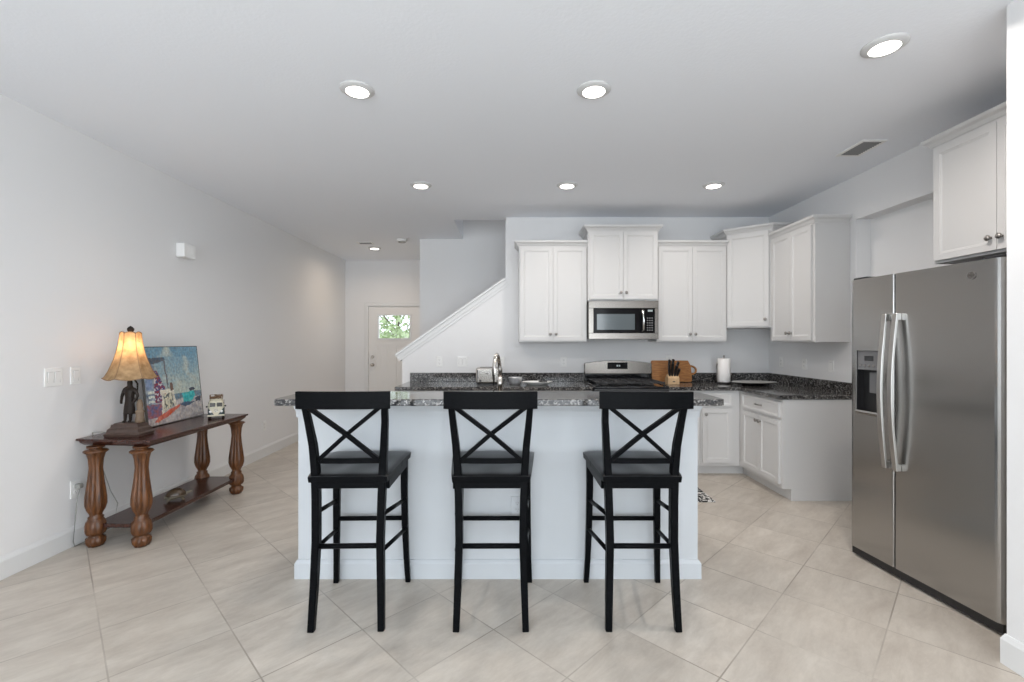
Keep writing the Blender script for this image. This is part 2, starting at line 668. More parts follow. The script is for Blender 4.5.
        bmesh.ops.inset_region(b2, faces=[front], thickness=0.007, depth=0)
        bmesh.ops.inset_region(b2, faces=[front], thickness=0.005, depth=-rec * 0.45)
        self._merge(b2, mi)
        return self

    def build(self, name, m, parent=None, smooth_all=False):
        me = bpy.data.meshes.new(name)
        self.bm.normal_update()
        self.bm.to_mesh(me)
        self.bm.free()
        ms = m if isinstance(m, (list, tuple)) else [m]
        for x in ms:
            me.materials.append(M[x] if isinstance(x, str) else x)
        o = bpy.data.objects.new(name, me)
        C.objects.link(o)
        if parent:
            o.parent = parent
        return o


def tag(o, label, cat, group=None, kind=None):
    if label:
        o['label'] = label
    if cat:
        o['category'] = cat
    if group:
        o['group'] = group
    if kind:
        o['kind'] = kind
    return o


def thing(name, label, cat, loc=(0, 0, 0), rz=0.0, group=None):
    o = bpy.data.objects.new(name, None)
    o.empty_display_size = 0.1
    C.objects.link(o)
    o.location = loc
    o.rotation_euler = (0, 0, rz)
    return tag(o, label, cat, group)


def struct(name, mb, m, label=None, parent=None):
    o = mb.build(name, m, parent)
    if parent is None:
        o['kind'] = 'structure'
        if label:
            o['label'] = label
    return o


def copy_tree(o, parent=None):
    c = o.copy()
    C.objects.link(c)
    if parent:
        c.parent = parent
    for ch in [k for k in bpy.data.objects if k.parent == o and k != c]:
        copy_tree(ch, c)
    return c


# ------------------------------------------------------------ the room
H = 2.82
XL = -2.97
YB = 5.33        # kitchen back wall face
XR = 2.984       # kitchen right wall face
YN = -4.0        # rear wall of the living side
YF = 8.18        # front door wall

f = MB().box(XL - 0.12, 3.24, YN - 0.12, YF + 0.12, -0.10, 0.0)
struct('floor', f, 'floor', 'diagonal beige stone-look floor tiles')

c = MB()
c.box(XL - 0.12, 3.24, YN - 0.12, 5.45, H, H + 0.30)
c.box(XL - 0.12, -0.69, 5.45, YF + 0.12, H, H + 0.30)
struct('ceiling', c, 'ceiling', 'white textured ceiling')

wl = MB()
wl.box(XL - 0.12, XL, YN, -3.35, 0, H)
wl.box(XL - 0.12, XL, -0.85, YF, 0, H)
wl.box(XL - 0.12, XL, -3.35, -0.85, 0, 0.75)
wl.box(XL - 0.12, XL, -3.35, -0.85, 2.35, H)
struct('wall_left', wl, 'wall', 'long plain white left wall')
# rear wall, its sliding-door opening added to let light in
rw = MB()
rw.box(XL, -2.6, YN - 0.12, YN, 0, H)
rw.box(1.9, 3.24, YN - 0.12, YN, 0, H)
rw.box(-2.6, 1.9, YN - 0.12, YN, 2.45, H)
struct('wall_rear', rw, 'wall', 'white wall behind the viewer with a sliding door opening added for light')
# right side: near wall stub that ends beside the fridge
wn = MB()
wn.box(2.118, 2.22, YN, -3.35, 0, H)
wn.box(2.118, 2.22, -0.85, 1.965, 0, H)
wn.box(2.118, 2.22, -3.35, -0.85, 0, 0.75)
wn.box(2.118, 2.22, -3.35, -0.85, 2.35, H)
wn.box(2.22, 3.11, 1.845, 1.965, 0, H)
struct('wall_right_near', wn, 'wall', 'white wall end beside the refrigerator')
# kitchen right wall: full part, header over the recess, recess back
wr = MB()
wr.box(XR, 3.11, 3.98, YB, 0, H)
wr.box(XR, 3.11, 1.965, 3.98, 2.44, H)
wr.box(3.11, 3.23, 1.845, YB + 0.12, 0, H)
struct('wall_right', wr, 'wall', 'white kitchen side wall with the recess beside the refrigerator')
# kitchen back wall with the sloped knee wall of the stairs
wb = MB()
SL = 0.70
xk0, xk1 = -1.275, -0.075
zk1 = 2.10
zk0 = zk1 - SL * (xk1 - xk0)
wb.prism([(xk0, 0), (XR + 0.126, 0), (XR + 0.126, 5.4), (xk1, 5.4), (xk1, zk1), (xk0, zk0)], 'y', YB, YB + 0.12)
struct('wall_back', wb, 'wall', 'white kitchen back wall sloping down along the stairs')
# sloped cap on the knee wall
d = Vector((1, 0, SL)).normalized()
nrm = Vector((-SL, 0, 1)).normalized()
cap = MB()
a = Vector((xk0 - 0.07, 0, zk0 - SL * 0.07))
b_ = Vector((xk1, 0, zk1))


def capbox(mb, o0, o1, y0, y1):
    p = [a + nrm * o0, b_ + nrm * o0 , b_ + nrm * o1, a + nrm * o1]
    mb.prism([(q.x, q.z) for q in p], 'y', y0, y1)


capbox(cap, 0.0, 0.022, YB - 0.035, YB + 0.155)
capbox(cap, -0.045, 0.0, YB - 0.018, YB + 0.138)
capbox(cap, -0.075, -0.045, YB - 0.010, YB + 0.13)
struct('trim_1', cap, 'trim', 'white sloped cap rail on the stair wall')
# wall beyond the stairs and the hall side
ws = MB()
ws.box(-1.30, 3.24, 6.46, 6.58, 0, 5.5)
ws.box(-1.30, -1.18, 6.58, YF, 0, H)
ws.box(3.11, 3.23, YB + 0.12, 6.46, 0, 5.5)
ws.box(-0.81, -0.69, 5.33, 6.46, H + 0.3001, 5.4)
ws.box(-0.69, xk1 - 0.0005, 5.33, 5.45, H + 0.3001, 5.4)
struct('wall_stairs', ws, 'wall', 'grey-white wall behind the staircase')
struct('ceiling_upstairs', MB().box(-0.81, 3.24, 5.33, 6.58, 5.4, 5.5), 'ceiling', 'ceiling high above the stairs')
# hall end wall with front door opening
DX0, DX1, DH = -2.56, -1.64, 2.005
we = MB()
we.box(XL, DX0, YF, YF + 0.12, 0, H)
we.box(DX1, -1.18, YF, YF + 0.12, 0, H)
we.box(DX0, DX1, YF, YF + 0.12, DH, H)
struct('wall_hall_end', we, 'wall', 'far hall wall around the front door')

# stairs behind the knee wall
st = MB()
n_st = 14
for i in range(n_st):
    x0 = -1.50 + i * 0.265
    st.box(x0, min(x0 + 0.28, 3.10), YB + 0.13, 6.455, max(0, 0.19 * (i - 1)), 0.19 * (i + 1))
struct('stairs', st, 'stair', 'carpeted stairs rising behind the sloped wall')

# baseboards
BP = [(0, 0), (0.014, 0), (0.014, 0.105), (0.009, 0.118), (0.004, 0.13), (0, 0.13)]
struct('baseboard_left', MB().molding([(XL, YN), (XL, YF)], BP), 'trim', 'white baseboard along the left wall')
bb = MB()
bb.molding([(XL, YF), (DX0 - 0.07, YF)], BP)
bb.molding([(DX1 + 0.07, YF), (-1.30, YF), (-1.30, 6.46)], BP)
struct('baseboard_hall', bb, 'trim', 'white baseboard at the hall end')
BR = [(0, 0), (0.014, 0), (0.014, 0.105), (0.009, 0.118), (0.004, 0.13), (0, 0.13)]
struct('baseboard_right', MB().molding([(2.22, 1.965), (2.118, 1.965), (2.118, YN)], BR), 'trim', 'white baseboard on the wall end beside the refrigerator')
struct('baseboard_recess', MB().molding([(3.11, 3.98), (3.11, 1.965)], BR), 'trim', 'white baseboard inside the recess')

# front door
dr = tag(thing('door_1', 'pale front door with one small window high up', None, (DX0, YF, 0)), None, None, kind='structure')
W = DX1 - DX0
leaf = MB()
wx0, wx1, wz0, wz1 = 0.185, W - 0.185, 1.435, 1.84
y0, y1 = 0.012, 0.055
x0, x1 = 0.002, W - 0.002
leaf.box(x0, x1, y0, y1, 0.01, 0.24)
leaf.box(x0, x1, y0, y1, 1.30, wz0)
leaf.box(x0, x1, y0, y1, wz1, DH - 0.002)
leaf.box(x0, wx0, y0, y1, wz0, wz1)
leaf.box(wx1, x1, y0, y1, wz0, wz1)
leaf.box(x0, x0 + 0.13, y0, y1, 0.24, 1.30)
leaf.box(x1 - 0.13, x1, y0, y1, 0.24, 1.30)
mid = (x0 + x1) / 2
leaf.box(mid - 0.035, mid + 0.035, y0, y1, 0.24, 1.30)
leaf.box(x0 + 0.13, x1 - 0.13, y0 + 0.014, y1 - 0.005, 0.24, 1.30)
for xx in (x0 + 0.13 + 0.10, x0 + 0.13 + 0.20, mid + 0.035 + 0.08, mid + 0.035 + 0.18):
    leaf.box(xx - 0.003, xx + 0.003, y0 + 0.010, y0 + 0.016, 0.24, 1.30)
leaf.build('door_leaf', 'door_paint', dr)
fr = MB()
t_ = 0.028
fr.box(wx0 - t_, wx1 + t_, -0.004, 0.014, wz1, wz1 + t_)
fr.box(wx0 - t_, wx1 + t_, -0.004, 0.014, wz0 - t_, wz0)
fr.box(wx0 - t_, wx0, -0.004, 0.014, wz0, wz1)
fr.box(wx1, wx1 + t_, -0.004, 0.014, wz0, wz1)
fr.build('window_frame', 'trim', dr)
MB().box(wx0, wx1, 0.03, 0.036, wz0, wz1).build('window_pane', 'glass', dr)
cs = MB()
cs.box(-0.07, 0.0, -0.016, 0, 0, DH + 0.07, 0.003)
cs.box(W, W + 0.07, -0.016, 0, 0, DH + 0.07, 0.003)
cs.box(0, W, -0.016, 0, DH, DH + 0.07, 0.003)
cs.build('door_casing', 'trim', dr)
kn = MB()
kn.cyl((x0 + 0.07, y0 - 0.006, 0.96), 0.032, 0.012, 'y')
kn.sph((x0 + 0.07, y0 - 0.05, 0.96), 0.028)
kn.cyl((x0 + 0.07, y0 - 0.025, 0.96), 0.010, 0.05, 'y')
kn.cyl((x0 + 0.07, y0 - 0.008, 1.10), 0.030, 0.018, 'y')
kn.build('door_handle', 'chrome', dr)

# sliding door frames added at the rear as a light source (unseen)
sd = tag(thing('added_door_2', 'unseen white framed sliding glass doors added as a light source', None, (-2.6, YN - 0.06, 0)), None, None, kind='structure')
s_ = MB()
for xx in (0.0, 1.11, 2.22, 3.33, 4.44):
    s_.box(xx, xx + 0.06, -0.03, 0.03, 0.0, 2.45)
s_.box(0.06, 4.44, -0.03, 0.03, 2.39, 2.45)
s_.box(0.06, 4.44, -0.03, 0.03, 0.0, 0.05)
s_.build('door_frame', 'trim', sd)

# unseen side windows added behind the viewer as light sources
for i, (xx, nm) in enumerate(((XL - 0.06, 'added_window_1'), (2.169, 'added_window_2'))):
    wt = tag(thing(nm, 'unseen white framed side window added behind the viewer as a light source', None, (xx, -2.1, 0.75)), None, None, kind='structure')
    s_ = MB()
    for yy in (-1.25, -0.03, 1.19):
        s_.box(-0.025, 0.025, yy, yy + 0.06, 0, 1.6)
    for zz in (0, 0.77, 1.54):
        s_.box(-0.025, 0.025, -1.19, 1.19, zz, zz + 0.06)
    s_.build('window_frame', 'trim', wt)

# outdoors, seen through the little window of the front door
struct('ground_outside', MB().box(-9, 6, YF + 0.12, 26, -0.25, -0.12), 'grass', 'lawn outside the front door')


def tree(name, label, loc, h, crown_r, nleaf, seed):
    rnd = random.Random(seed)
    t = thing(name, label, 'tree', loc, 0, 'greenery outside the front door')
    tr = MB()
    tr.tube([(0, 0, 0), (0.05, 0.02, h * 0.35), (-0.03, 0.05, h * 0.7)], [0.09, 0.07, 0.04])
    for k in range(5):
        an = k * 1.3
        tr.tube([(0.03, 0, h * (0.3 + 0.06 * k)), (0.5 * math.cos(an) * crown_r, 0.5 * math.sin(an) * crown_r, h * (0.5 + 0.07 * k))], [0.03, 0.012], 6)
    tr.build('trunk', 'bark', t)
    lf = MB()
    for k in range(nleaf):
        while True:
            p = Vector((rnd.uniform(-1, 1), rnd.uniform(-1, 1), rnd.uniform(-1, 1)))
            if p.length < 1:
                break
        p = Vector((p.x * crown_r, p.y * crown_r, h * 0.62 + p.z * h * 0.40))
        u = Vector((rnd.uniform(-1, 1), rnd.uniform(-1, 1), rnd.uniform(-1, 1))).normalized() * rnd.uniform(0.05, 0.11)
        v = u.cross(Vector((rnd.uniform(-1, 1), rnd.uniform(-1, 1), rnd.uniform(-1, 1)))).normalized() * u.length * 0.5
        q = [lf.bm.verts.new(p - u), lf.bm.verts.new(p + v), lf.bm.verts.new(p + u), lf.bm.verts.new(p - v)]
        lf.bm.faces.new(q)
    lf.build('foliage', 'foliage', t)
    return t


tree('shade_tree', 'leafy green tree seen through the upper part of the front door window', (-3.3, 13.2, -0.12), 3.6, 1.5, 1500, 3)
tree('garden_shrub', 'round green bush low in the right of the front door window', (-2.75, 10.6, -0.12), 1.85, 0.42, 420, 5)
tag(MB().box(-6.2, -3.0, 17.0, 17.2, -0.12, 1.72, 0.01).build('garden_wall', 'stucco'), 'pale garden wall low behind the tree in the door window', 'wall')


# ------------------------------------------------------------ switches, outlets, chime
def wall_plate(name, label, cat, loc, rz, gangs=1, kind='switch', group='switch and socket plates', pm='plate'):
    wd = 0.072 + 0.046 * (gangs - 1)
    t = thing(name, label, cat, loc, rz, group)
    MB().box(-wd / 2, wd / 2, -0.006, 0, -0.0585, 0.0585, 0.003, 2).build('cover_plate', pm, t)
    for g in range(gangs):
        xc = (g - (gangs - 1) / 2) * 0.046
        if kind == 'switch':
            b = MB().prism([(-0.0075, -0.033), (-0.011, 0.033), (-0.005, 0.033), (-0.005, -0.033)], 'x', xc - 0.0165, xc + 0.0165)
            b.build('rocker', 'plate', t)
            s = MB()
            for sx in (-0.019, 0.0175):
                s.box(xc + sx, xc + sx + 0.0015, -0.0066, -0.005, -0.035, 0.035)
            s.box(xc - 0.019, xc + 0.019, -0.0066, -0.005, 0.034, 0.0355)
            s.build('switch_gap', 'slot', t)
        else:
            for zc in (-0.0195, 0.0195):
                rc = MB().cyl((xc, -0.007, zc), 0.0165, 0.003, 'y', 20).build('receptacle', pm, t)
                s = MB()
                s.box(xc - 0.0075, xc - 0.0050, -0.0090, -0.0080, zc - 0.002, zc + 0.008)
                s.box(xc + 0.0050, xc + 0.0075, -0.0090, -0.0080, zc - 0.002, zc + 0.007)
                s.cyl((xc, -0.0087, zc - 0.008), 0.0028, 0.001, 'y', 8)
                s.build('slots', 'slot', rc)
    return t


LW = R(90)
wall_plate('light_switch', 'wider two-rocker white switch plate on the left wall', 'light switch', (XL, 2.97, 1.15), LW, 2)
wall_plate('light_switch', 'narrow single white switch plate beside the table lamp', 'light switch', (XL, 3.12, 1.15), LW, 1)
wall_plate('wall_outlet', 'white outlet low on the left wall with the lamp cord plugged in', 'outlet', (XL, 3.12, 0.38), LW, 1, 'outlet')
wall_plate('wall_outlet', 'small white outlet low on the left wall past the console table', 'outlet', (XL, 5.5, 0.37), LW, 1, 'outlet')
wall_plate('wall_outlet', 'single white outlet nearest the sloped stair wall', 'outlet', ((439.5 - 512) / 86.1, YB, 1.145), 0, 1, 'outlet')
wall_plate('light_switch', 'two-rocker white switch plate left of the toaster', 'light switch', ((462.5 - 512) / 86.1, YB, 1.145), 0, 2)
wall_plate('wall_outlet', 'white outlet on the back wall just behind the faucet', 'outlet', ((501.5 - 512) / 86.1, YB, 1.145), 0, 1, 'outlet')
wall_plate('wall_outlet', 'white outlet between the faucet and the range', 'outlet', ((563.5 - 512) / 86.1, YB, 1.145), 0, 1, 'outlet')
wall_plate('wall_outlet', 'white outlet just above the wooden cutting board', 'outlet', ((669 - 512) / 86.1, YB, 1.165), 0, 1, 'outlet')
for px, lb, k, g in ((781.6, 'white outlet on the right wall closest to the corner', 'outlet', 1), (804.8, 'white outlet in the middle of the three on the right kitchen wall', 'outlet', 1), (831.6, 'white switch plate on the right wall nearest the refrigerator', 'switch', 1)):
    s = (px - 512) / XR
    wall_plate('wall_outlet' if k == 'outlet' else 'light_switch', lb, k if k == 'outlet' else 'light switch', (XR, 459 / s, 1.15), R(-90), g, k)
wall_plate('wall_outlet', 'white outlet on the island front seen between the middle stool legs', 'outlet', (0.030, 2.685, 0.42), 0, 1, 'outlet', pm='island')

t = thing('door_chime', 'small boxy off-white chime high on the left wall', 'door chime', (XL, 4.13, 2.13), LW)
MB().box(-0.075, 0.075, -0.075, 0, 0, 0.125, 0.008, 2).build('chime_cover', 'plate', t)
g = MB()
for k in range(5):
    g.box(-0.04 + k * 0.018, -0.034 + k * 0.018, -0.0765, -0.074, 0.03, 0.095)
g.build('speaker_slots', 'plate', t)


# ------------------------------------------------------------ ceiling fittings
def can_light(label, x, y, col=LAMP, pw=None):
    t = thing('ceiling_light', label, 'ceiling light', (x, y, H), 0, 'round recessed ceiling lights')
    prof = [(0.096, 0.0), (0.096, -0.003), (0.088, -0.009), (0.070, -0.016), (0.064, -0.016), (0.064, 0.0)]
    MB().lathe(prof, seg=40).build('trim_ring', 'ring', t)
    MB().lathe([(0.064, -0.0145), (0.04, -0.0165), (0.0001, -0.0175)], seg=40).build('lens', 'lens', t)
    area_light('lamp_light', (0, 0, -0.022), (0, 0, 0), 0.12, 0.12, pw or (6.0 if y < 3 else 6.5), col, 'DISK', t, R(162))
    return t


can_light('lit ceiling light nearest the viewer on the left', -0.883, 2.62)
can_light('lit ceiling light nearest the viewer in the middle', 0.467, 2.62)
can_light('lit ceiling light nearest the viewer, right, above the refrigerator', 1.81, 2.23, LAMP, 12.0)
can_light('small lit ceiling light in the back row, left, before the stairwell', -0.837, 4.22)
can_light('small lit ceiling light in the back row, middle, in front of the microwave wall', 0.506, 4.22)
can_light('small lit ceiling light in the back row, right, before the corner cabinets', 1.853, 4.22)
can_light('lit ceiling light far down the hall by the front door', -2.12, 7.08, (1.0, 0.80, 0.62), LAMP_W)

t = thing('smoke_detector', 'small round white smoke detector on the hall ceiling', 'smoke detector', (-1.556, 6.49, H))
MB().lathe([(0.072, 0), (0.072, -0.018), (0.060, -0.034), (0.0001, -0.038)], seg=32).build('housing', 'plate', t)
MB().lathe([(0.050, -0.034), (0.050, -0.040), (0.044, -0.040), (0.044, -0.034)], seg=32).build('sensor_ring', 'slot', t)


def vent(label, x0, x1, y0, y1, nsl):
    t = thing('ceiling_vent', label, 'air vent', ((x0 + x1) / 2, (y0 + y1) / 2, H), 0, 'ceiling air vents')
    a, b = (x1 - x0) / 2, (y1 - y0) / 2
    fr = MB()
    e = 0.022
    fr.box(-a, a, -b, -b + e, -0.008, 0)
    fr.box(-a, a, b - e, b, -0.008, 0)
    fr.box(-a, -a + e, -b + e, b - e, -0.008, 0)
    fr.box(a - e, a, -b + e, b - e, -0.008, 0)
    fr.build('vent_frame', 'plate', t)
    MB().box(-a + e, a - e, -b + e, b - e, -0.0015, 0).build('duct_opening', 'vent_dark', t)
    sl = MB()
    for k in range(nsl):
        y = -b + e + (k + 0.5) * (2 * b - 2 * e) / nsl
        sl.prism([(y - 0.004, -0.002), (y + 0.006, -0.009), (y + 0.008, -0.008), (y - 0.002, -0.001)], 'x', -a + e, a - e)
    sl.build('louvers', 'slot', t)
    return t


vent('louvered air vent on the ceiling above the refrigerator side', 2.50, 2.68, 3.27, 3.55, 11)
vent('small air vent beside the hall ceiling light', -2.25, -2.03, 6.64, 6.77, 6)


# ------------------------------------------------------------ cabinets
def knob_part(parent, x, y, z):
    return MB().lathe([(0.007, 0), (0.006, 0.012), (0.015, 0.018), (0.016, 0.025), (0.010, 0.030), (0.0001, 0.031)], (x, y, z), 16, axis='y').build('knob', 'knob', parent)


CROWN = [(0.0, 0.0), (0.007, 0.0), (0.008, 0.012), (0.015, 0.015), (0.026, 0.034), (0.042, 0.044), (0.046, 0.050), (0.048, 0.066), (0.0, 0.066)]


def upper_cab(label, loc, rz, w, d, h, ndoor=2, crown=(True, True), knob_side='r', mx=(0.014, 0.014), crown_path=None, body=None):
    t = thing('wall_cabinet', label, 'cabinet', loc, rz, 'white wall cabinets')
    m = MB()
    if body:
        m.prism(body, 'z', 0.0, h)
    else:
        m.box(0, w, 0, d, 0, h, 0.0015)
    m.build('cabinet_body', 'cabinet', t)
    gap = 0.003
    inner = w - mx[0] - mx[1]
    dw = (inner - gap * (ndoor - 1)) / ndoor
    for k in range(ndoor):
        x0 = mx[0] + k * (dw + gap)
        dd = MB().panel(x0, x0 + dw, 0.016, h - 0.012, -0.020, 0.0198).build('cabinet_door', 'cabinet', t)
        if ndoor == 2:
            kx = x0 + dw - 0.028 if k == 0 else x0 + 0.028
        else:
            kx = x0 + dw - 0.03 if knob_side == 'r' else x0 + 0.03
        knob_part(dd, kx, -0.020, 0.085)
    # crown moulding; travel direction so that outward is on the right
    if crown_path is None:
        p = []
        if crown[0]:
            p += [(0, d - 0.02), (0, -0.001)]
        else:
            p += [(0.0, -0.001)]
        p += [(w, -0.001)]
        if crown[1]:
            p += [(w, d - 0.02)]
    else:
        p = crown_path
    p = [(q[0], q[1]) for q in p]
    # outward (right of travel): going from left side to front to right side
    cm = MB()
    cm.molding(p, [(o, z + h - 0.008) for o, z in CROWN])
    cm.build('crown_molding', 'cabinet', t)
    return t


ZB = 1.375
upper_cab('tall double-door wall cabinet left of the microwave', (0.076, 5.0, ZB), 0, 0.740, 0.329, 1.04, crown=(True, False))
upper_cab('short double-door wall cabinet directly above the microwave', (0.8175, 4.95, 1.82), 0, 0.757, 0.379, 0.752, crown=(True, True))
upper_cab('tall double-door wall cabinet right of the microwave', (1.576, 5.0, ZB), 0, 0.762, 0.329, 1.04, crown=(False, False))
# diagonal corner cabinet
p0 = Vector((2.340, 5.00))
p1 = Vector((2.676, 4.715))
ang = math.atan2(p1.y - p0.y, p1.x - p0.x)
Wd = (p1 - p0).length
rot = Matrix.Rotation(-ang, 2)


def loc2(x, y):
    q = rot @ (Vector((x, y)) - p0)
    return (q.x, q.y)


body = [(0, 0), (Wd, 0), loc2(2.983, 4.715), loc2(2.983, 5.329), loc2(2.340, 5.329)]
upper_cab('single-door corner wall cabinet set diagonally and raised higher', (p0.x, p0.y, 1.525), ang, Wd, 0.3, 1.01, 1,
          crown_path=[loc2(2.340, 5.31), (0, -0.001), (Wd, -0.001), loc2(2.976, 4.715)], mx=(0.012, 0.03), body=body)
upper_cab('double-door wall cabinet on the right wall with its blank side towards the viewer', (2.674, 4.713, ZB), R(-90), 0.665, 0.309, 1.055, crown=(False, True), mx=(0.012, 0.03))
upper_cab('deep wall cabinet mounted above the stainless refrigerator', (2.672, 2.905, 1.870), R(-90), 0.935, 0.437, 0.73, crown=(True, False), mx=(0.016, 0.165))


def base_cab(label, loc, rz, w, d, ndoor=2, drawer=True, knob_side='l', pull=True, mx=(0.018, 0.018), end_right=False, dknob=True):
    t = thing('base_cabinet', label, 'cabinet', loc, rz, 'white base cabinets')
    m = MB()
    m.box(0, w, 0, d, 0.10, 0.876, 0.001)
    m.build('cabinet_body', 'cabinet', t)
    tk = MB()
    tk.box(0, w, 0.075, d, 0.0, 0.10)
    if end_right:
        tk.box(w - 0.0005, w + 0.006, 0.075, d, 0.0, 0.012)
    tk.build('toe_kick', 'cabinet', t)
    inner = w - mx[0] - mx[1]
    if drawer:
        dd = MB().panel(mx[0], w - mx[1], 0.715, 0.852, -0.020, 0.0198, 0.024, 0.006).build('drawer', 'cabinet', t)
        if pull:
            xc = (mx[0] + w - mx[1]) / 2
            MB().tube([(xc - 0.045, -0.020, 0.785), (xc - 0.045, -0.040, 0.785), (xc, -0.046, 0.785), (xc + 0.045, -0.040, 0.785), (xc + 0.045, -0.020, 0.785)], 0.005, 8).build('drawer_pull', 'knob', dd)
    dw = (inner - 0.003 * (ndoor - 1)) / ndoor
    for k in range(ndoor):
        x0 = mx[0] + k * (dw + 0.003)
        dr_ = MB().panel(x0, x0 + dw, 0.135, 0.690, -0.020, 0.0198).build('cabinet_door', 'cabinet', t)
        if ndoor == 2:
            kx = x0 + dw - 0.028 if k == 0 else x0 + 0.028
        else:
            kx = x0 + dw - 0.03 if knob_side == 'r' else x0 + 0.03
        if dknob:
            knob_part(dr_, kx, -0.020, 0.635)
    return t


BY = 4.73
base_cab('base cabinet under the left end of the back counter', (-1.18, BY, 0), 0, 0.61, 0.599)
base_cab('base cabinet behind the island, left of centre', (-0.568, BY, 0), 0, 0.70, 0.599)
base_cab('base cabinet touching the left side of the range', (0.134, BY, 0), 0, 0.696, 0.599)
base_cab('narrow base cabinet touching the right side of the range', (1.602, BY, 0), 0, 0.34, 0.599, 1)
t = base_cab('single-door base cabinet against the inner corner, right of the island', (1.944, BY, 0), 0, 0.401, 0.599, 1, mx=(0.012, 0.085), pull=False)
MB().box(0.4012, 0.475, 0.075, 0.16, 0.0, 0.0995).build('corner_toe_kick', 'cabinet', t)
MB().box(0.4765, 0.52, 0.0015, 0.16, 0.0, 0.0995).build('corner_toe_kick', 'cabinet', t)
base_cab('base cabinet with one drawer over two doors and blank side towards the refrigerator', (2.346, 4.7295, 0), R(-90), 0.7495, 0.637, mx=(0.085, 0.03), end_right=True)

# ------------------------------------------------------------ countertops
cz0, cz1 = 0.877, 0.915




t = thing('granite_countertop', 'dark speckled granite counter on the back wall, left of the range', 'countertop', (-1.20, 4.69, cz0), 0, 'granite countertops')
MB().box(0, 2.031, 0, 0.638, 0, 0.038, 0.004, 2).build('counter_slab', 'granite', t)
MB().box(0.02, 2.031, 0.617, 0.638, 0.0385, 0.140, 0.002).build('backsplash', 'granite', t)
t = thing('granite_countertop', 'dark speckled granite counter turning the corner, right of the range', 'countertop', (0, 0, cz0), 0, 'granite countertops')
MB().prism([(1.600, 4.69), (2.308, 4.69), (2.308, 3.970), (2.982, 3.970), (2.982, 5.328), (1.600, 5.328)], 'z', 0, 0.038, bev=0.004).build('counter_slab', 'granite', t)
b = MB()
b.box(1.600, 2.982, 5.307, 5.328, 0.0385, 0.140, 0.002)
b.box(2.961, 2.982, 3.985, 5.306, 0.0385, 0.140, 0.002)
b.build('backsplash', 'granite', t)

# ------------------------------------------------------------ island
IX0, IX1, IY0 = -1.250, 1.086, 2.685
t = thing('kitchen_island', 'white painted kitchen island with raised bar wall facing the stools', 'island', (IX0, IY0, 0))
IW = IX1 - IX0
m = MB()
m.box(0, IW, 0, 0.12, 0, 1.030)
m.build('bar_wall', 'island', t)
m = MB()
m.box(0.0, IW, 0.1205, 0.72, 0.10, 0.60)
m.box(0.0, IW, 0.70, 0.72, 0.60, 0.876)
m.box(0.0, 0.6, 0.1205, 0.70, 0.60, 0.876)
m.box(IW - 0.6, IW, 0.1205, 0.70, 0.60, 0.876)
m.box(0.0, IW, 0.1205, 0.65, 0.0, 0.0995)
m.build('cabinet_body', 'cabinet', t)
MB().molding([(0, 0.70), (0, 0), (IW, 0), (IW, 0.70)], [(0, 0), (0.016, 0), (0.016, 0.088), (0.011, 0.098), (0.004, 0.108), (0, 0.108)]).build('baseboard', 'island', t)
MB().molding([(0, 0.12), (0, 0), (IW, 0), (IW, 0.12)], [(0, 0.940), (0.008, 0.940), (0.010, 0.975), (0.018, 0.995), (0.022, 1.030), (0, 1.030)]).build('top_trim', 'island', t)
for k in range(4):
    x0 = 0.01 + k * (IW - 0.02) / 4
    pn = MB().panel(-(x0 + (IW - 0.02) / 4 - 0.003), -x0, 0.13, 0.86, -0.74, 0.0195)
    bmesh.ops.transform(pn.bm, matrix=Matrix.Rotation(PI, 4, 'Z'), verts=list(pn.bm.verts))
    dd = pn.build('cabinet_door', 'cabinet', t)


def round_rect(x0, x1, y0, y1, r, n=6):
    out = []
    for cx, cy, a0 in ((x1 - r, y0 + r, -90), (x1 - r, y1 - r, 0), (x0 + r, y1 - r, 90), (x0 + r, y0 + r, 180)):
        for k in range(n + 1):
            a = R(a0 + 90 * k / n)
            out.append((cx + r * math.cos(a), cy + r * math.sin(a)))
    return out


t = thing('bar_countertop', 'raised dark granite bar top the stools are drawn up to', 'countertop', (0, 0, 1.031))
MB().prism(round_rect(-1.308, 1.165, 2.50, 2.90, 0.03), 'z', 0, 0.036, bev=0.004).build('bar_slab', 'granite', t)
t = thing('island_worktop', 'lower granite worktop behind the bar holding the sink', 'countertop', (0, 0, 0.877))
MB().box(-1.25, -0.42, 2.806, 3.44, 0, 0.038, 0.003).box(0.42, 1.10, 2.806, 3.44, 0, 0.038, 0.003).box(-0.42, 0.42, 2.806, 2.94, 0, 0.038, 0.003).box(-0.42, 0.42, 3.36, 3.44, 0, 0.038, 0.003).build('worktop_slab', 'granite', t)
t = thing('kitchen_sink', 'stainless undermount sink in the island behind the bar', 'sink', (0, 3.15, 0.878))
s = MB()
s.box(-0.415, 0.415, -0.205, -0.195, -0.18, 0.02)
s.box(-0.415, 0.415, 0.195, 0.205, -0.18, 0.02)
s.box(-0.415, -0.405, -0.195, 0.195, -0.18, 0.02)
s.box(0.405, 0.415, -0.195, 0.195, -0.18, 0.02)
s.box(-0.005, 0.005, -0.195, 0.195, -0.18, 0.0)
s.box(-0.405, 0.405, -0.195, 0.195, -0.18, -0.17)
s.build('basin', 'steel2', t)

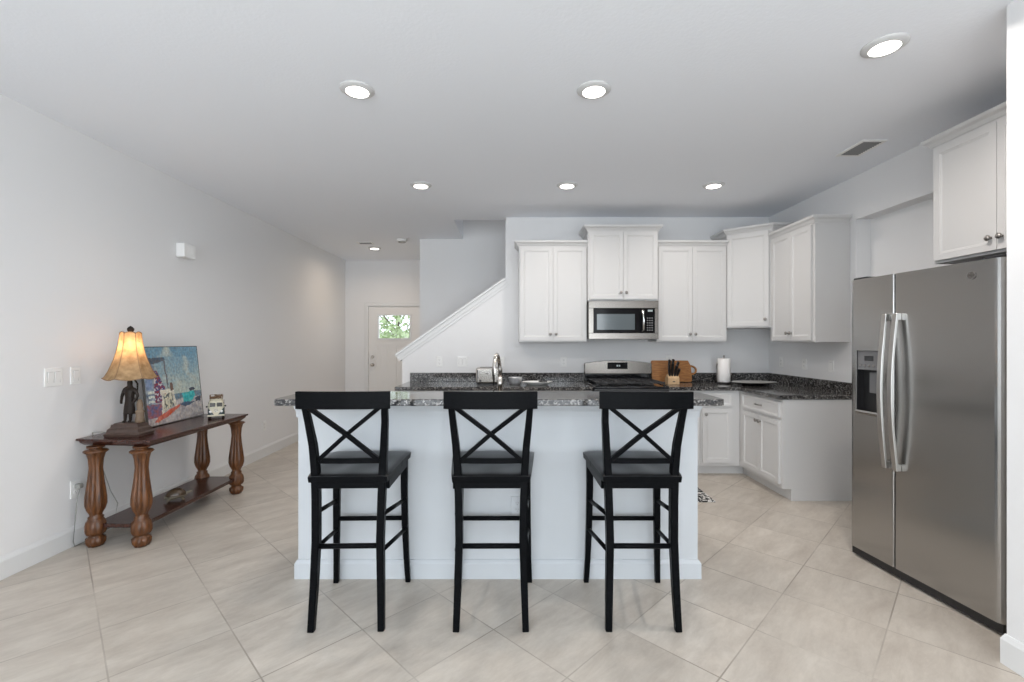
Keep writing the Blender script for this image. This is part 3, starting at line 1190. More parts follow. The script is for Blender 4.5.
t = thing('faucet', 'tall brushed nickel gooseneck faucet behind the middle stool', 'faucet', (-0.117, 2.937, 0.9155))
MB().lathe([(0.030, 0), (0.030, 0.008), (0.022, 0.016), (0.020, 0.05), (0.0165, 0.06)], seg=20).build('faucet_base', 'chrome', t)
p = [(0, 0, 0.05), (0, 0, 0.28)]
for k in range(1, 13):
    a = PI - PI * k / 12
    p.append((0.034 * k / 12, 0.10 + 0.10 * math.cos(a), 0.28 + 0.10 * math.sin(a)))
p.append((0.035, 0.202, 0.22))
MB().tube(p, [0.0155, 0.0135] + [0.0125] * 12 + [0.0135], 14).build('spout', 'chrome', t)
MB().tube([(0.035, 0.202, 0.225), (0.036, 0.204, 0.13)], [0.0155, 0.017], 14).build('spray_head', 'chrome', t)
MB().tube([(0.02, 0, 0.035), (0.05, 0.0, 0.05), (0.075, 0.0, 0.075)], [0.010, 0.007, 0.005], 10).build('lever', 'chrome', t)
t = thing('soap_dispenser', 'short nickel soap pump poking up right of the faucet', 'soap dispenser', (0.046, 2.93, 0.9155))
MB().lathe([(0.018, 0), (0.016, 0.008), (0.008, 0.014), (0.008, 0.11), (0.011, 0.115), (0.011, 0.135), (0.0001, 0.138)], seg=16).build('pump', 'chrome', t)
MB().tube([(0, 0, 0.128), (0.0, 0.05, 0.132), (0.0, 0.075, 0.122)], 0.006, 8).build('nozzle', 'chrome', t)


# ------------------------------------------------------------ bar stools
def make_stool():
    t = thing('bar_stool', '', 'bar stool', (0, 0, 0), 0, 'black cross-back bar stools')
    # rear legs continue as the back posts
    prof = [(-0.228, 0.0), (-0.208, 0.20), (-0.196, 0.42), (-0.186, 0.62), (-0.183, 0.76), (-0.193, 0.88), (-0.222, 1.00), (-0.258, 1.10)]
    xs = [0.166, 0.160, 0.154, 0.158, 0.163, 0.171, 0.182, 0.188]
    for sgn in (-1, 1):
        m = MB()
        m.sweep([(sgn * x, y, z) for x, (y, z) in zip(xs, prof)], [0.031, 0.034, 0.036, 0.036, 0.036, 0.034, 0.031, 0.029], [0.034, 0.040, 0.044, 0.046, 0.046, 0.040, 0.032, 0.028], up=(0, 1, 0))
        m.build('leg', 'blackwood', t)
        m = MB()
        fp = [(sgn * 0.190, 0.185, 0.722), (sgn * 0.190, 0.184, 0.55), (sgn * 0.193, 0.190, 0.35), (sgn * 0.198, 0.203, 0.15), (sgn * 0.205, 0.218, 0.0)]
        m.sweep(fp, [0.038, 0.036, 0.034, 0.030, 0.028], [0.038, 0.036, 0.034, 0.030, 0.028], up=(0, 1, 0))
        m.build('leg', 'blackwood', t)
    # saddle seat
    m = MB()
    nx, ny = 16, 14
    top, bot = [], []
    ZS = lambda v: 0.737 + 0.021 * min(1, v * 1.4)
    for j in range(ny + 1):
        v = j / ny
        y = -0.215 + v * 0.435
        half = 0.190 + (0.232 - 0.190) * v ** 0.8
        if v > 0.93:
            half -= (v - 0.93) / 0.07 * 0.015
        ra, rb = [], []
        for i in range(nx + 1):
            u = -1 + 2 * i / nx
            x = u * half
            dish = 0.014 * math.exp(-((abs(u) - 0.45) / 0.28) ** 2) * math.exp(-((v - 0.45) / 0.28) ** 2)
            if abs(u) > 0.95:
                dish += 0.004
            yy = y - 0.012 * (u * u) * (1 if v > 0.5 else 0)
            ra.append(m.bm.verts.new((x, yy, ZS(v) - dish - (0.004 if j in (0, ny) else 0))))
            rb.append(m.bm.verts.new((x * 0.985, yy * 0.985, ZS(v) - 0.034)))
        top.append(ra)
        bot.append(rb)
    for j in range(ny):
        for i in range(nx):
            f = m.bm.faces.new([top[j][i], top[j][i + 1], top[j + 1][i + 1], top[j + 1][i]])
            f.smooth = True
            m.bm.faces.new([bot[j + 1][i], bot[j + 1][i + 1], bot[j][i + 1], bot[j][i]])
    for i in range(nx):
        m.bm.faces.new([bot[0][i], bot[0][i + 1], top[0][i + 1], top[0][i]])
        m.bm.faces.new([top[ny][i], top[ny][i + 1], bot[ny][i + 1], bot[ny][i]])
    for j in range(ny):
        m.bm.faces.new([top[j][0], top[j + 1][0], bot[j + 1][0], bot[j][0]])
        m.bm.faces.new([bot[j][nx], bot[j + 1][nx], top[j + 1][nx], top[j][nx]])
    for f in m.bm.faces:
        f.normal_update()
        if f.normal.z < 0.5:
            f.material_index = 1
    m.build('seat', ['blackseat', 'blackwood'], t)
    a = MB()
    a.box(-0.148, 0.148, -0.207, -0.182, 0.672, 0.7025, 0.002)
    a.box(-0.175, 0.175, 0.178, 0.198, 0.672, 0.7235, 0.002)
    for sgn in (-1, 1):
        a.sweep([(sgn * 0.180, -0.165, 0.680), (sgn * 0.197, 0.170, 0.694)], 0.02, 0.045)
    a.build('apron', 'blackwood', t)
    # crest rail, gently bowed towards the back
    m = MB()
    pts = []
    for k in range(13):
        u = -1 + k / 6
        pts.append((u * 0.218, -0.268 - 0.020 * (1 - u * u), 1.108))
    m.sweep(pts, 0.024, 0.082)
    m.build('crest_rail', 'blackwood', t)
    m = MB()
    m.sweep([(-0.152, -0.187, 0.803), (0, -0.192, 0.803), (0.152, -0.187, 0.803)], 0.020, 0.026)
    m.build('back_rail', 'blackwood', t)
    for sgn in (-1, 1):
        m = MB()
        m.sweep([(sgn * -0.142, -0.196 + sgn * 0.004, 0.812), (0, -0.222 + sgn * 0.006, 0.938), (sgn * 0.166, -0.256 + sgn * 0.004, 1.072)], 0.020, 0.026, up=(0, 1, 0))
        m.build('cross_brace', 'blackwood', t)
    # stretchers
    MB().sweep([(-0.165, -0.200, 0.392), (0.165, -0.200, 0.392)], 0.022, 0.026, round_=10).build('stretcher', 'blackwood', t)
    MB().sweep([(-0.195, 0.190, 0.376), (0.195, 0.190, 0.376)], 0.022, 0.026, round_=10).build('stretcher', 'blackwood', t)
    for sgn in (-1, 1):
        MB().sweep([(sgn * 0.168, -0.192, 0.545), (sgn * 0.191, 0.186, 0.482)], 0.020, 0.024, round_=10).build('stretcher', 'blackwood', t)
        MB().sweep([(sgn * 0.167, -0.198, 0.372), (sgn * 0.194, 0.192, 0.312)], 0.020, 0.024, round_=10).build('stretcher', 'blackwood', t)
    return t


stool = make_stool()
for i, (x, y, a, lb) in enumerate(((-0.798, 2.424, 1.5, 'black cross-back bar stool at the left end of the island'),
                                   (-0.102, 2.424, 0.3, 'black cross-back bar stool in the middle, in front of the faucet'),
                                   (0.630, 2.424, -0.4, 'black cross-back bar stool at the right end of the island, in front of the range'))):
    o = stool if i == 0 else copy_tree(stool)
    o.location = (x, y, 0)
    o.rotation_euler = (0, 0, R(a))
    o['label'] = lb

# ------------------------------------------------------------ refrigerator
F = Vector((2.205, 3.000))
Nn = Vector((2.284, 2.135))
fa = math.atan2(Nn.y - F.y, Nn.x - F.x)
FW = 0.870
t = thing('refrigerator', 'tall stainless side-by-side refrigerator with ice dispenser', 'refrigerator', (F.x, F.y, 0), fa)
sp = 0.318
MB().box(0.004, FW - 0.004, 0.048, 0.755, 0.03, 1.765, 0.004).build('fridge_body', 'black', t)


def fdoor(x0, x1, ra=0.03, rb=0.03):
    b2 = bmesh.new()
    n = 14
    y_b = 0.042
    rings = []
    r = 0.03
    pts = [(x0, y_b)]
    for k in range(6):
        a = R(180 + 90 * k / 5)
        pts.append((x0 + ra + ra * math.cos(a), ra + ra * math.sin(a)))
    for k in range(6):
        a = R(270 + 90 * k / 5)
        pts.append((x1 - rb + rb * math.cos(a), rb + rb * math.sin(a)))
    pts.append((x1, y_b))
    return pts


fd = MB()
fd.prism(fdoor(sp + 0.003, FW, 0.010, 0.036), 'z', 0.06, 1.778)
d2 = fd.build('fridge_door', 'steel', t)
# freezer door with dispenser recess made of four blocks
dx0, dx1, dz0, dz1 = 0.062, 0.235, 0.945, 1.325
fd = MB()
pp = fdoor(0, sp - 0.003, 0.03, 0.010)
fd.prism(pp, 'z', 0.06, dz0)
fd.prism(pp, 'z', dz1, 1.778)
left = [q for q in pp if q[0] < 0.05] + [(dx0, 0.0), (dx0, 0.042)]
right = [(dx1, 0.042), (dx1, 0.0)] + [q for q in pp if q[0] > 0.25]
fd.prism(left, 'z', dz0, dz1)
fd.prism(right, 'z', dz0, dz1)
d1 = fd.build('freezer_door', 'steel', t)
dp = MB()
dp.box(dx0, dx1, 0.040, 0.047, dz0, dz1)
dp.box(dx0, dx0 + 0.004, 0.0, 0.04, dz0, dz1)
dp.box(dx1 - 0.004, dx1, 0.0, 0.04, dz0, dz1)
disp = dp.build('dispenser', 'black', d1)
fr = MB()
fr.molding([(dx0, 0), (dx1, 0)], [(-0.004, dz0 - 0.022), (0.012, dz0 - 0.022), (0.016, dz0 - 0.006), (0.012, dz0 + 0.004), (-0.004, dz0 + 0.004)])
fr.box(dx0 - 0.010, dx0 + 0.002, -0.010, 0.0, dz0 - 0.02, dz1 + 0.012, 0.004, 2)
fr.box(dx1 - 0.002, dx1 + 0.010, -0.010, 0.0, dz0 - 0.02, dz1 + 0.012, 0.004, 2)
fr.prism([(dx0 - 0.010, dz1), (dx1 + 0.010, dz1), (dx1 - 0.005, dz1 + 0.020), (dx0 + 0.015, dz1 + 0.020)], 'y', -0.010, 0.0)
fr.build('dispenser_trim', 'steel', disp)
MB().prism([(dx0 + 0.003, 1.205), (dx1 - 0.003, 1.205), (dx1 - 0.003, dz1 - 0.002), (dx0 + 0.003, dz1 - 0.002)], 'y', 0.0, 0.02).build('control_panel', 'vent_dark', disp)
b = MB()
b.box(0.118, 0.180, -0.003, 0.0, 1.262, 1.292)
b.build('display', 'blackgloss', disp)
b = MB()
for k in range(5):
    b.cyl((0.085 + k * 0.032, -0.0015, 1.232), 0.007, 0.003, 'y', 10)
b.build('buttons', 'knob', disp)
b = MB()
b.box(0.12, 0.175, 0.028, 0.04, 1.06, 1.19, 0.003)
b.build('paddle', 'vent_dark', disp)

for xh, par in ((sp - 0.034, d1), (sp + 0.034, d2)):
    h = MB()
    pts = []
    n = 20
    for k in range(n + 1):
        v = k / n
        z = 0.64 + v * 0.90
        pts.append((xh, -0.026 - 0.034 * math.sin(PI * v), z))
    h.sweep(pts, 0.030, 0.014, up=(0, -1, 0))
    for z in (0.655, 1.525):
        h.box(xh - 0.013, xh + 0.013, -0.032, 0.0, z - 0.02, z + 0.02, 0.003)
    h.build('handle', 'handle', par)
# round badge with a curled monogram
bd = MB()
bx, bz = 0.735, 1.709
bd.cyl((bx, -0.0015, bz), 0.020, 0.003, 'y', 32)
bdo = bd.build('badge', 'steel2', d2)
rg = MB()
ring = [(bx + 0.018 * math.cos(2 * PI * k / 32), -0.0035, bz + 0.018 * math.sin(2 * PI * k / 32)) for k in range(33)]
rg.tube(ring, 0.0010, 6)
# interlaced script letters
g_ = [(-0.001, 0.008), (-0.006, 0.010), (-0.010, 0.005), (-0.009, -0.002), (-0.005, -0.004), (-0.001, 0.000), (-0.002, -0.008), (-0.008, -0.009), (-0.011, -0.006)]
e_ = [(0.010, 0.007), (0.006, 0.010), (0.002, 0.006), (0.004, 0.001), (0.007, 0.001), (0.002, -0.001), (0.002, -0.007), (0.007, -0.009), (0.011, -0.004)]
for L_ in (g_, e_):
    rg.tube([(bx + a, -0.0038, bz + c_) for a, c_ in L_], 0.0010, 6)
rg.build('monogram', 'vent_dark', bdo)
b = MB()
b.box(0.01, FW - 0.01, 0.012, 0.10, 0.012, 0.056)
b.build('toe_grille', 'black', t)
b = MB()
for xx in (0.03, FW - 0.03):
    b.cyl((xx, 0.05, 0.012), 0.014, 0.024, 'z', 14)
    b.cyl((xx, 0.70, 0.015), 0.014, 0.030, 'z', 14)
b.build('leveling_feet', 'black', t)
for x0, x1 in ((0.01, 0.11), (FW - 0.11, FW - 0.005)):
    MB().box(x0, x1, 0.02, 0.13, 1.779, 1.792, 0.003).build('hinge_cover', 'black', t)

# ------------------------------------------------------------ microwave
MX0, MW, MYF = 0.822, 0.750, 4.92
t = thing('microwave', 'stainless over-the-range microwave above the stove', 'microwave', (MX0, MYF, 1.405))
MH = 0.41
MB().box(0, MW, 0.02, 0.40, 0.012, MH, 0.004).build('case', 'steel2', t)
fp = MB()
fp.box(0, MW, 0, 0.020, MH - 0.078, MH, 0.003)
fp.box(0, MW, 0, 0.020, 0.0, 0.065, 0.003)
fp.box(0, 0.052, 0, 0.020, 0.065, MH - 0.078, 0.002)
fp.box(MW - 0.04, MW, 0, 0.020, 0.065, MH - 0.078, 0.002)
fp.build('front_frame', 'steel2', t)
dd = MB().box(0.052, 0.560, 0.003, 0.020, 0.066, MH - 0.079, 0.002).build('door', 'ovenblack', t)
dwm = mat('oven_window', (0.07, 0.09, 0.10), 0.12, 0.0, coat=0.6)
MB().box(0.088, 0.495, 0.000, 0.0035, 0.10, MH - 0.14, 0.001).build('door_window', dwm, dd)
hb = MB()
hb.tube([(0.575, 0.003, 0.085), (0.575, -0.035, 0.10), (0.575, -0.042, 0.20), (0.575, -0.035, 0.30), (0.575, 0.003, 0.315)], [0.011, 0.013, 0.014, 0.013, 0.011], 12)
hb.build('door_handle', 'silver', dd)
cpn = MB().box(0.5605, MW - 0.0405, 0.003, 0.020, 0.066, MH - 0.079, 0.002).build('control_panel', 'ovenblack', t)
b = MB()
for r_ in range(6):
    for k in range(3):
        b.box(0.625 + k * 0.024, 0.640 + k * 0.024, 0.0018, 0.0032, 0.090 + r_ * 0.026, 0.102 + r_ * 0.026)
b.build('buttons', 'vent_dark', cpn)
MB().box(0.635, 0.685, 0.0015, 0.0032, 0.295, 0.315).build('display', 'digits', cpn)
b = MB()
b.box(0.03, 0.20, 0.03, 0.36, 0.0, 0.012)
b.box(0.24, 0.52, 0.03, 0.36, 0.0, 0.012)
b.box(0.56, 0.72, 0.03, 0.36, 0.0, 0.012)
b.build('vent_grille', 'black', t)

# ------------------------------------------------------------ range
RX0, RW, RY = 0.834, 0.762, 4.655
t = thing('gas_range', 'stainless and black gas range under the microwave', 'stove', (RX0, RY, 0))
MB().box(0.002, RW - 0.002, 0.03, 0.66, 0.02, 0.895).build('range_body', 'black', t)
od = MB().box(0.01, RW - 0.01, 0.0, 0.03, 0.20, 0.76, 0.006).build('oven_door', 'steel2', t)
MB().box(0.12, RW - 0.12, -0.003, 0.001, 0.32, 0.62, 0.001).build('door_window', 'blackgloss', od)
MB().tube([(0.07, 0, 0.71), (0.07, -0.045, 0.71), (RW - 0.07, -0.045, 0.71), (RW - 0.07, 0, 0.71)], 0.011, 10).build('handle', 'silver', od)
MB().box(0.01, RW - 0.01, 0.0, 0.03, 0.04, 0.19, 0.006).build('drawer', 'steel2', t)
cpn = MB().prism([(-0.01, 0.78), (0.03, 0.78), (0.03, 0.900), (0.0, 0.900)], 'x', 0.002, RW - 0.002).build('knob_panel', 'black', t)
for k in range(5):
    xx = 0.10 + k * (RW - 0.2) / 4
    MB().lathe([(0.022, 0), (0.020, 0.022), (0.0001, 0.024)], (xx, -0.004, 0.845), 18, axis='y').build('knob', 'black', cpn)
ct = MB()
ct.box(0.0, RW, 0.0, 0.60, 0.906, 0.922, 0.004)
ct.build('cooktop', 'blackgloss', t)
ctf = MB()
ctf.box(-0.0005, 0.014, 0.0, 0.60, 0.9225, 0.928, 0.001)
ctf.box(RW - 0.014, RW + 0.0005, 0.0, 0.60, 0.9225, 0.928, 0.001)
ctf.build('cooktop_trim', 'steel2', t)
for k in range(3):
    x0 = 0.03 + k * 0.237
    x1 = x0 + 0.228
    g = MB()
    z = 0.955
    for yy in (0.05, 0.315, 0.575):
        g.sweep([(x0, yy, z), (x1, yy, z)], 0.012, 0.014)
    for xx in (x0 + 0.006, (x0 + x1) / 2, x1 - 0.006):
        g.sweep([(xx, 0.05, z), (xx, 0.575, z)], 0.012, 0.014)
    for yy in (0.18, 0.45):
        g.sweep([(x0, yy, z), (x1, yy, z)], 0.010, 0.012)
    for xx in (x0 + 0.006, x1 - 0.006):
        for yy in (0.05, 0.575):
            g.cyl((xx, yy, 0.936), 0.006, 0.028, 'z', 8)
    g.build('grate', 'iron', t)
for xx, yy in ((0.144, 0.18), (0.144, 0.45), (0.381, 0.315), (0.618, 0.18), (0.618, 0.45)):
    MB().lathe([(0.045, 0.9225), (0.045, 0.930), (0.032, 0.932), (0.032, 0.942), (0.0001, 0.944)], (xx, yy, 0), 24).build('burner', 'iron', t)
# backguard: black lower band, arched stainless panel
MB().box(0.004, RW - 0.004, 0.605, 0.672, 0.90, 1.0115, 0.003).build('backguard_base', 'blackgloss', t)
ap = [(0.0, 1.012), (RW, 1.012), (RW, 1.125)]
for k in range(11):
    u = 1 - 2 * k / 10
    ap.append((RW / 2 + u * (RW / 2 - 0.015), 1.163 - 0.030 * u * u))
ap.append((0, 1.125))
bg_ = MB().prism(ap, 'y', 0.59, 0.672, bev=0.003).build('backguard', 'steel2', t)
MB().box(RW / 2 - 0.125, RW / 2 + 0.105, 0.586, 0.591, 1.065, 1.140, 0.001).build('display_panel', 'ovenblack', bg_)
b = MB()
b.box(RW / 2 - 0.02, RW / 2 - 0.004, 0.5845, 0.5862, 1.094, 1.112)
b.box(RW / 2 + 0.004, RW / 2 + 0.020, 0.5845, 0.5862, 1.094, 1.112)
b.build('clock_digits', 'digits', bg_)

# ------------------------------------------------------------ things on the back counter
CT = 0.9155
t = thing('toaster', 'chrome toaster on the back counter behind the faucet', 'toaster', (-0.245, 4.98, CT))
MB().box(-0.142, 0.142, -0.08, 0.08, 0.012, 0.185, 0.022, 3).build('toaster_shell', 'chrome', t)
b = MB()
b.box(-0.10, 0.10, -0.045, -0.018, 0.1845, 0.187)
b.box(-0.10, 0.10, 0.018, 0.045, 0.1845, 0.187)
b.build('bread_slot', 'black', t)
b = MB()
b.box(-0.128, -0.118, -0.084, -0.079, 0.03, 0.16)
b.box(0.118, 0.128, -0.084, -0.079, 0.03, 0.16)
b.box(-0.035, -0.005, -0.086, -0.079, 0.120, 0.128)
b.build('lever', 'vent_dark', t)
b = MB()
for xx in (-0.095, 0.095):
    b.cyl((xx, -0.085, 0.045), 0.012, 0.012, 'y', 14)
b.build('dial', 'black', t)
b = MB()
b.box(-0.135, 0.135, -0.075, 0.075, 0.0, 0.0125)
b.build('toaster_base', 'black', t)

t = thing('steel_bowl', 'small shiny steel bowl between the toaster and the white platter', 'bowl', (0.035, 4.97, CT))
MB().lathe([(0.040, 0.0), (0.052, 0.006), (0.068, 0.03), (0.074, 0.075), (0.076, 0.078), (0.070, 0.075), (0.062, 0.03), (0.04, 0.012), (0.0001, 0.010)], seg=32).build('bowl_body', 'glassjar', t)

t = thing('serving_platter', 'white rectangular platter on the back counter left of the range', 'platter', (0.27, 4.93, CT))
m = MB()
pr = [(0.10, 0.0), (0.105, 0.0), (0.13, 0.02), (0.165, 0.032), (0.167, 0.036), (0.160, 0.036), (0.125, 0.025), (0.10, 0.008), (0.0001, 0.007)]
m.lathe(pr, seg=40)
bmesh.ops.transform(m.bm, matrix=Matrix.Diagonal((1.0, 0.6, 1, 1)), verts=list(m.bm.verts))
m.build('platter_dish', 'ceramic', t)
for k, (dx, dy) in enumerate(((0.04, 0.0), (0.085, 0.02))):
    o = thing('dark_stone', 'dark round piece lying %s on the white platter' % ('left' if k == 0 else 'right'), 'ornament', (0.27 + dx, 4.93 + dy, CT + 0.018), 0, 'dark pieces on the white platter')
    MB().sph((0, 0, 0.014), 0.022, (1.2, 1, 0.6)).build('stone_body', 'black', o)

# cutting board leaning on the wall
t = thing('cutting_board', 'wooden cutting board leaning on the wall right of the range', 'cutting board', (1.79, 5.232, CT + 0.004))
t.rotation_euler = (R(-14), 0, 0)
bpts = [(-0.190, 0.0), (0.250, 0.0), (0.260, 0.012), (0.262, 0.06), (0.262, 0.18), (0.235, 0.245), (-0.180, 0.247), (-0.190, 0.237)]
MB().prism(bpts, 'y', -0.012, 0.012, bev=0.003).build('board', 'boardwood', t)
h = MB()
hp = []
for k in range(13):
    a = R(-90 + 15 * k)
    hp.append((0.258 + 0.062 * math.cos(a), 0, 0.135 + 0.048 * math.sin(a)))
h.sweep(hp, 0.018, 0.018, up=(0, 1, 0))
h.build('handle', 'boardwood', t)

t = thing('knife_block', 'small pale wood knife block in front of the cutting board', 'knife block', (1.745, 5.02, CT))
MB().prism([(-0.075, 0.0), (0.045, 0.0), (0.045, 0.055), (-0.035, 0.115), (-0.075, 0.07)], 'x', -0.06, 0.06, bev=0.003).build('block', 'blockwood', t)
b = MB()
b.box(-0.014, 0.014, -0.0768, -0.0750, 0.026, 0.036)
b.build('block_label', 'black', t)
k_ = 0
for i, (dx, dy, ln, ax) in enumerate(((-0.038, -0.046, 0.115, -0.15), (-0.012, -0.046, 0.125, -0.03), (0.015, -0.046, 0.10, 0.10), (-0.030, -0.008, 0.125, -0.08), (0.0, -0.005, 0.13, 0.0), (0.032, -0.010, 0.11, 0.20), (0.040, -0.046, 0.07, 0.25))):
    o = thing('kitchen_knife', ('black-handled knife standing in the %s slot of the knife block' % ('front left', 'front centre', 'front right', 'rear left', 'rear centre', 'rear right', 'outer front right')[i]), 'knife', (1.745 + dx, 5.02 + dy, CT + (0.092 if i in (0, 1, 2, 6) else 0.122)), 0, 'black-handled knives in the block')
    o.rotation_euler = (R(18), ax, 0)
    ln *= 1.2
    MB().sweep([(0, 0, 0.0), (0, 0, ln * 0.5), (0, -0.004, ln)], [0.018, 0.023, 0.021], [0.026, 0.030, 0.032], up=(0, 1, 0)).build('handle', 'black', o)

t = thing('paper_towel_holder', 'white paper towel roll on an upright stand near the corner', 'paper towel', (2.345, 5.08, CT))
MB().lathe([(0.078, 0), (0.078, 0.010), (0.070, 0.014), (0.0001, 0.014)], seg=32).build('stand_base', 'black', t)
MB().lathe([(0.022, 0.016), (0.063, 0.016), (0.067, 0.020), (0.067, 0.272), (0.063, 0.276), (0.022, 0.276)], seg=36).build('towel_roll', 'paper', t)
MB().lathe([(0.005, 0.014), (0.005, 0.292), (0.010, 0.297), (0.012, 0.305), (0.0001, 0.314)], seg=12).build('rod', 'knob', t)
MB().tube([(-0.076, 0, 0.012), (-0.080, 0, 0.10), (-0.080, 0, 0.20), (-0.076, 0, 0.235), (-0.072, 0, 0.20)], 0.004, 8).build('side_arm', 'knob', t)

t = thing('oval_tray', 'wide dark oval tray on the corner counter', 'tray', (2.56, 4.86, CT))
m = MB()
m.lathe([(0.10, 0.0), (0.125, 0.004), (0.20, 0.030), (0.225, 0.037), (0.222, 0.041), (0.195, 0.036), (0.12, 0.012), (0.0001, 0.010)], seg=48)
bmesh.ops.transform(m.bm, matrix=Matrix.Diagonal((1.02, 0.72, 1, 1)), verts=list(m.bm.verts))
for f in m.bm.faces:
    if f.normal.z > 0.2:
        f.material_index = 1
m.build('tray_dish', ['tray', 'trayrim'], t)

# rug
t = thing('kitchen_rug', 'black and white patterned rug corner on the tiles behind the island', 'rug', (1.25, 4.20, 0))
MB().box(-0.50, 0.50, -0.26, 0.26, 0.0005, 0.010, 0.003).build('rug_pile', 'rug', t)

# ------------------------------------------------------------ console table
TX0, TX1, TY0, TY1, TZ = -2.955, -2.405, 3.055, 4.185, 0.722
t = thing('console_table', 'carved wooden console table against the left wall', 'console table', ((TX0 + TX1) / 2, (TY0 + TY1) / 2, 0))
hx, hy = (TX1 - TX0) / 2, (TY1 - TY0) / 2
m = MB()
m.molding([(-hx + 0.03, -hy + 0.08), (hx - 0.03, -hy + 0.03), (hx - 0.03, hy - 0.03), (-hx + 0.03, hy - 0.03)],
          [(-0.05, TZ - 0.045), (0.0, TZ - 0.045), (0.006, TZ - 0.038), (0.014, TZ - 0.030), (0.018, TZ - 0.018), (0.030, TZ - 0.014), (0.030, TZ - 0.003), (0.027, TZ), (-0.05, TZ)], closed=True)
m.prism([(-hx + 0.079, -hy + 0.1285), (hx - 0.079, -hy + 0.080), (hx - 0.079, hy - 0.079), (-hx + 0.079, hy - 0.079)], 'z', TZ - 0.040, TZ)
m.build('tabletop', 'topwood', t)
MB().box(-0.155, 0.190, -0.525, 0.562, 0.125, 0.152, 0.004, 2).build('lower_shelf', 'topwood', t)
LP = [(0.030, 0.0, 0.0), (0.046, 0.004, 0.1), (0.060, 0.03, 0.15), (0.062, 0.055, 0.12), (0.048, 0.066, 0.05), (0.040, 0.078, 0.0), (0.058, 0.086, 0.06),
      (0.066, 0.105, 0.10), (0.067, 0.135, 0.10), (0.062, 0.165, 0.06), (0.052, 0.178, 0.0), (0.046, 0.190, 0.0), (0.050, 0.198, 0.0), (0.038, 0.208, 0.0),
      (0.042, 0.225, 0.10), (0.056, 0.250, 0.15), (0.066, 0.285, 0.17), (0.065, 0.330, 0.17), (0.057, 0.390, 0.16), (0.048, 0.460, 0.14), (0.042, 0.530, 0.12),
      (0.047, 0.590, 0.12), (0.058, 0.628, 0.12), (0.079, 0.642, 0.08), (0.070, 0.650, 0.02), (0.040, 0.655, 0.0), (0.042, 0.665, 0.0), (0.056, 0.666, 0.0), (0.056, 0.6765, 0.0)]
LP = [(q[0] * 0.87, q[1], q[2] * 1.3) for q in LP]
for sx in (-1, 1):
    for sy in (-1, 1):
        MB().lathe(LP, (sx * 0.155 + 0.02, sy * 0.533 + 0.018, 0), 48, lobes=8).build('leg', 'legwood', t)

# ------------------------------------------------------------ table lamp
LX, LY = -2.695, 3.235
t = thing('table_lamp', 'lit table lamp with tan bell shade over a dark figure base', 'lamp', (LX, LY, TZ), R(4))
b = MB()
b.molding([(-0.112, -0.075), (0.112, -0.075), (0.112, 0.075), (-0.112, 0.075)], [(-0.06, 0), (0.0, 0), (0.004, 0.018), (-0.006, 0.028), (-0.010, 0.050), (-0.022, 0.062), (-0.026, 0.082), (-0.06, 0.082)], closed=True)
b.box(-0.053, 0.053, -0.016, 0.016, 0, 0.082)
b.box(-0.078, 0.078, -0.045, 0.045, 0.078, 0.090, 0.004)
b.build('plinth', mat('plinth_brown', (0.060, 0.036, 0.028), 0.45, var=0.4, vscale=40), t)
# standing figure, one continuous skinned body
ske = [((0.0, 0.0, 0.235), 0.028), ((0.0, 0.002, 0.275), 0.025), ((0.0, 0.002, 0.312), 0.030), ((0.002, 0.0, 0.345), 0.013), ((0.004, -0.003, 0.368), 0.019), ((0.005, -0.004, 0.390), 0.014),
       ((-0.014, 0.0, 0.225), 0.020), ((-0.022, -0.008, 0.160), 0.014), ((-0.030, 0.0, 0.100), 0.010), ((-0.032, -0.022, 0.094), 0.008),
       ((0.014, 0.002, 0.225), 0.020), ((0.010, -0.004, 0.160), 0.014), ((-0.002, 0.010, 0.100), 0.010), ((0.0, -0.014, 0.094), 0.008),
       ((-0.034, 0.0, 0.322), 0.014), ((-0.052, 0.002, 0.275), 0.011), ((-0.040, -0.022, 0.238), 0.009), ((-0.032, -0.030, 0.225), 0.008),
       ((0.034, 0.0, 0.322), 0.014), ((0.054, 0.002, 0.278), 0.011), ((0.044, -0.020, 0.238), 0.009), ((0.036, -0.030, 0.226), 0.008)]
ed = [(0, 1), (1, 2), (2, 3), (3, 4), (4, 5), (0, 6), (6, 7), (7, 8), (8, 9), (0, 10), (10, 11), (11, 12), (12, 13), (2, 14), (14, 15), (15, 16), (16, 17), (2, 18), (18, 19), (19, 20), (20, 21)]
me = bpy.data.meshes.new('figure_body')
me.from_pydata([s[0] for s in ske], ed, [])
fo = bpy.data.objects.new('figure_body', me)
C.objects.link(fo)
fo.parent = t
sk = fo.modifiers.new('skin', 'SKIN')
for i, s in enumerate(ske):
    me.skin_vertices[0].data[i].radius = (s[1], s[1] * 0.9)
    me.skin_vertices[0].data[i].use_root = (i == 0)
ss = fo.modifiers.new('sub', 'SUBSURF')
ss.levels = 2
ss.render_levels = 2
me.materials.append(M['bronze'])
# long coat following the body
ctm = MB()
ctm.lathe([(0.036, 0.150), (0.038, 0.152), (0.029, 0.235), (0.026, 0.268), (0.033, 0.305), (0.028, 0.330), (0.013, 0.340)], (0, 0, 0), 24)
bmesh.ops.transform(ctm.bm, matrix=Matrix.Diagonal((1.0, 0.75, 1, 1)), verts=list(ctm.bm.verts))
ctm.build('figure_coat', 'bronze', t)
hat = MB()
hat.lathe([(0.034, 0.392), (0.034, 0.395), (0.019, 0.397), (0.017, 0.412), (0.0001, 0.415)], (0.005, -0.004, 0), 20)
hat.build('figure_hat', 'bronze', t)
st_ = MB()
st_.lathe([(0.030, 0.088), (0.026, 0.11), (0.024, 0.15), (0.028, 0.165), (0.026, 0.17), (0.016, 0.18), (0.020, 0.21), (0.015, 0.235), (0.008, 0.25), (0.0001, 0.252)], (0.060, 0.012, 0), 20)
st_.build('carved_stump', 'stone', t)
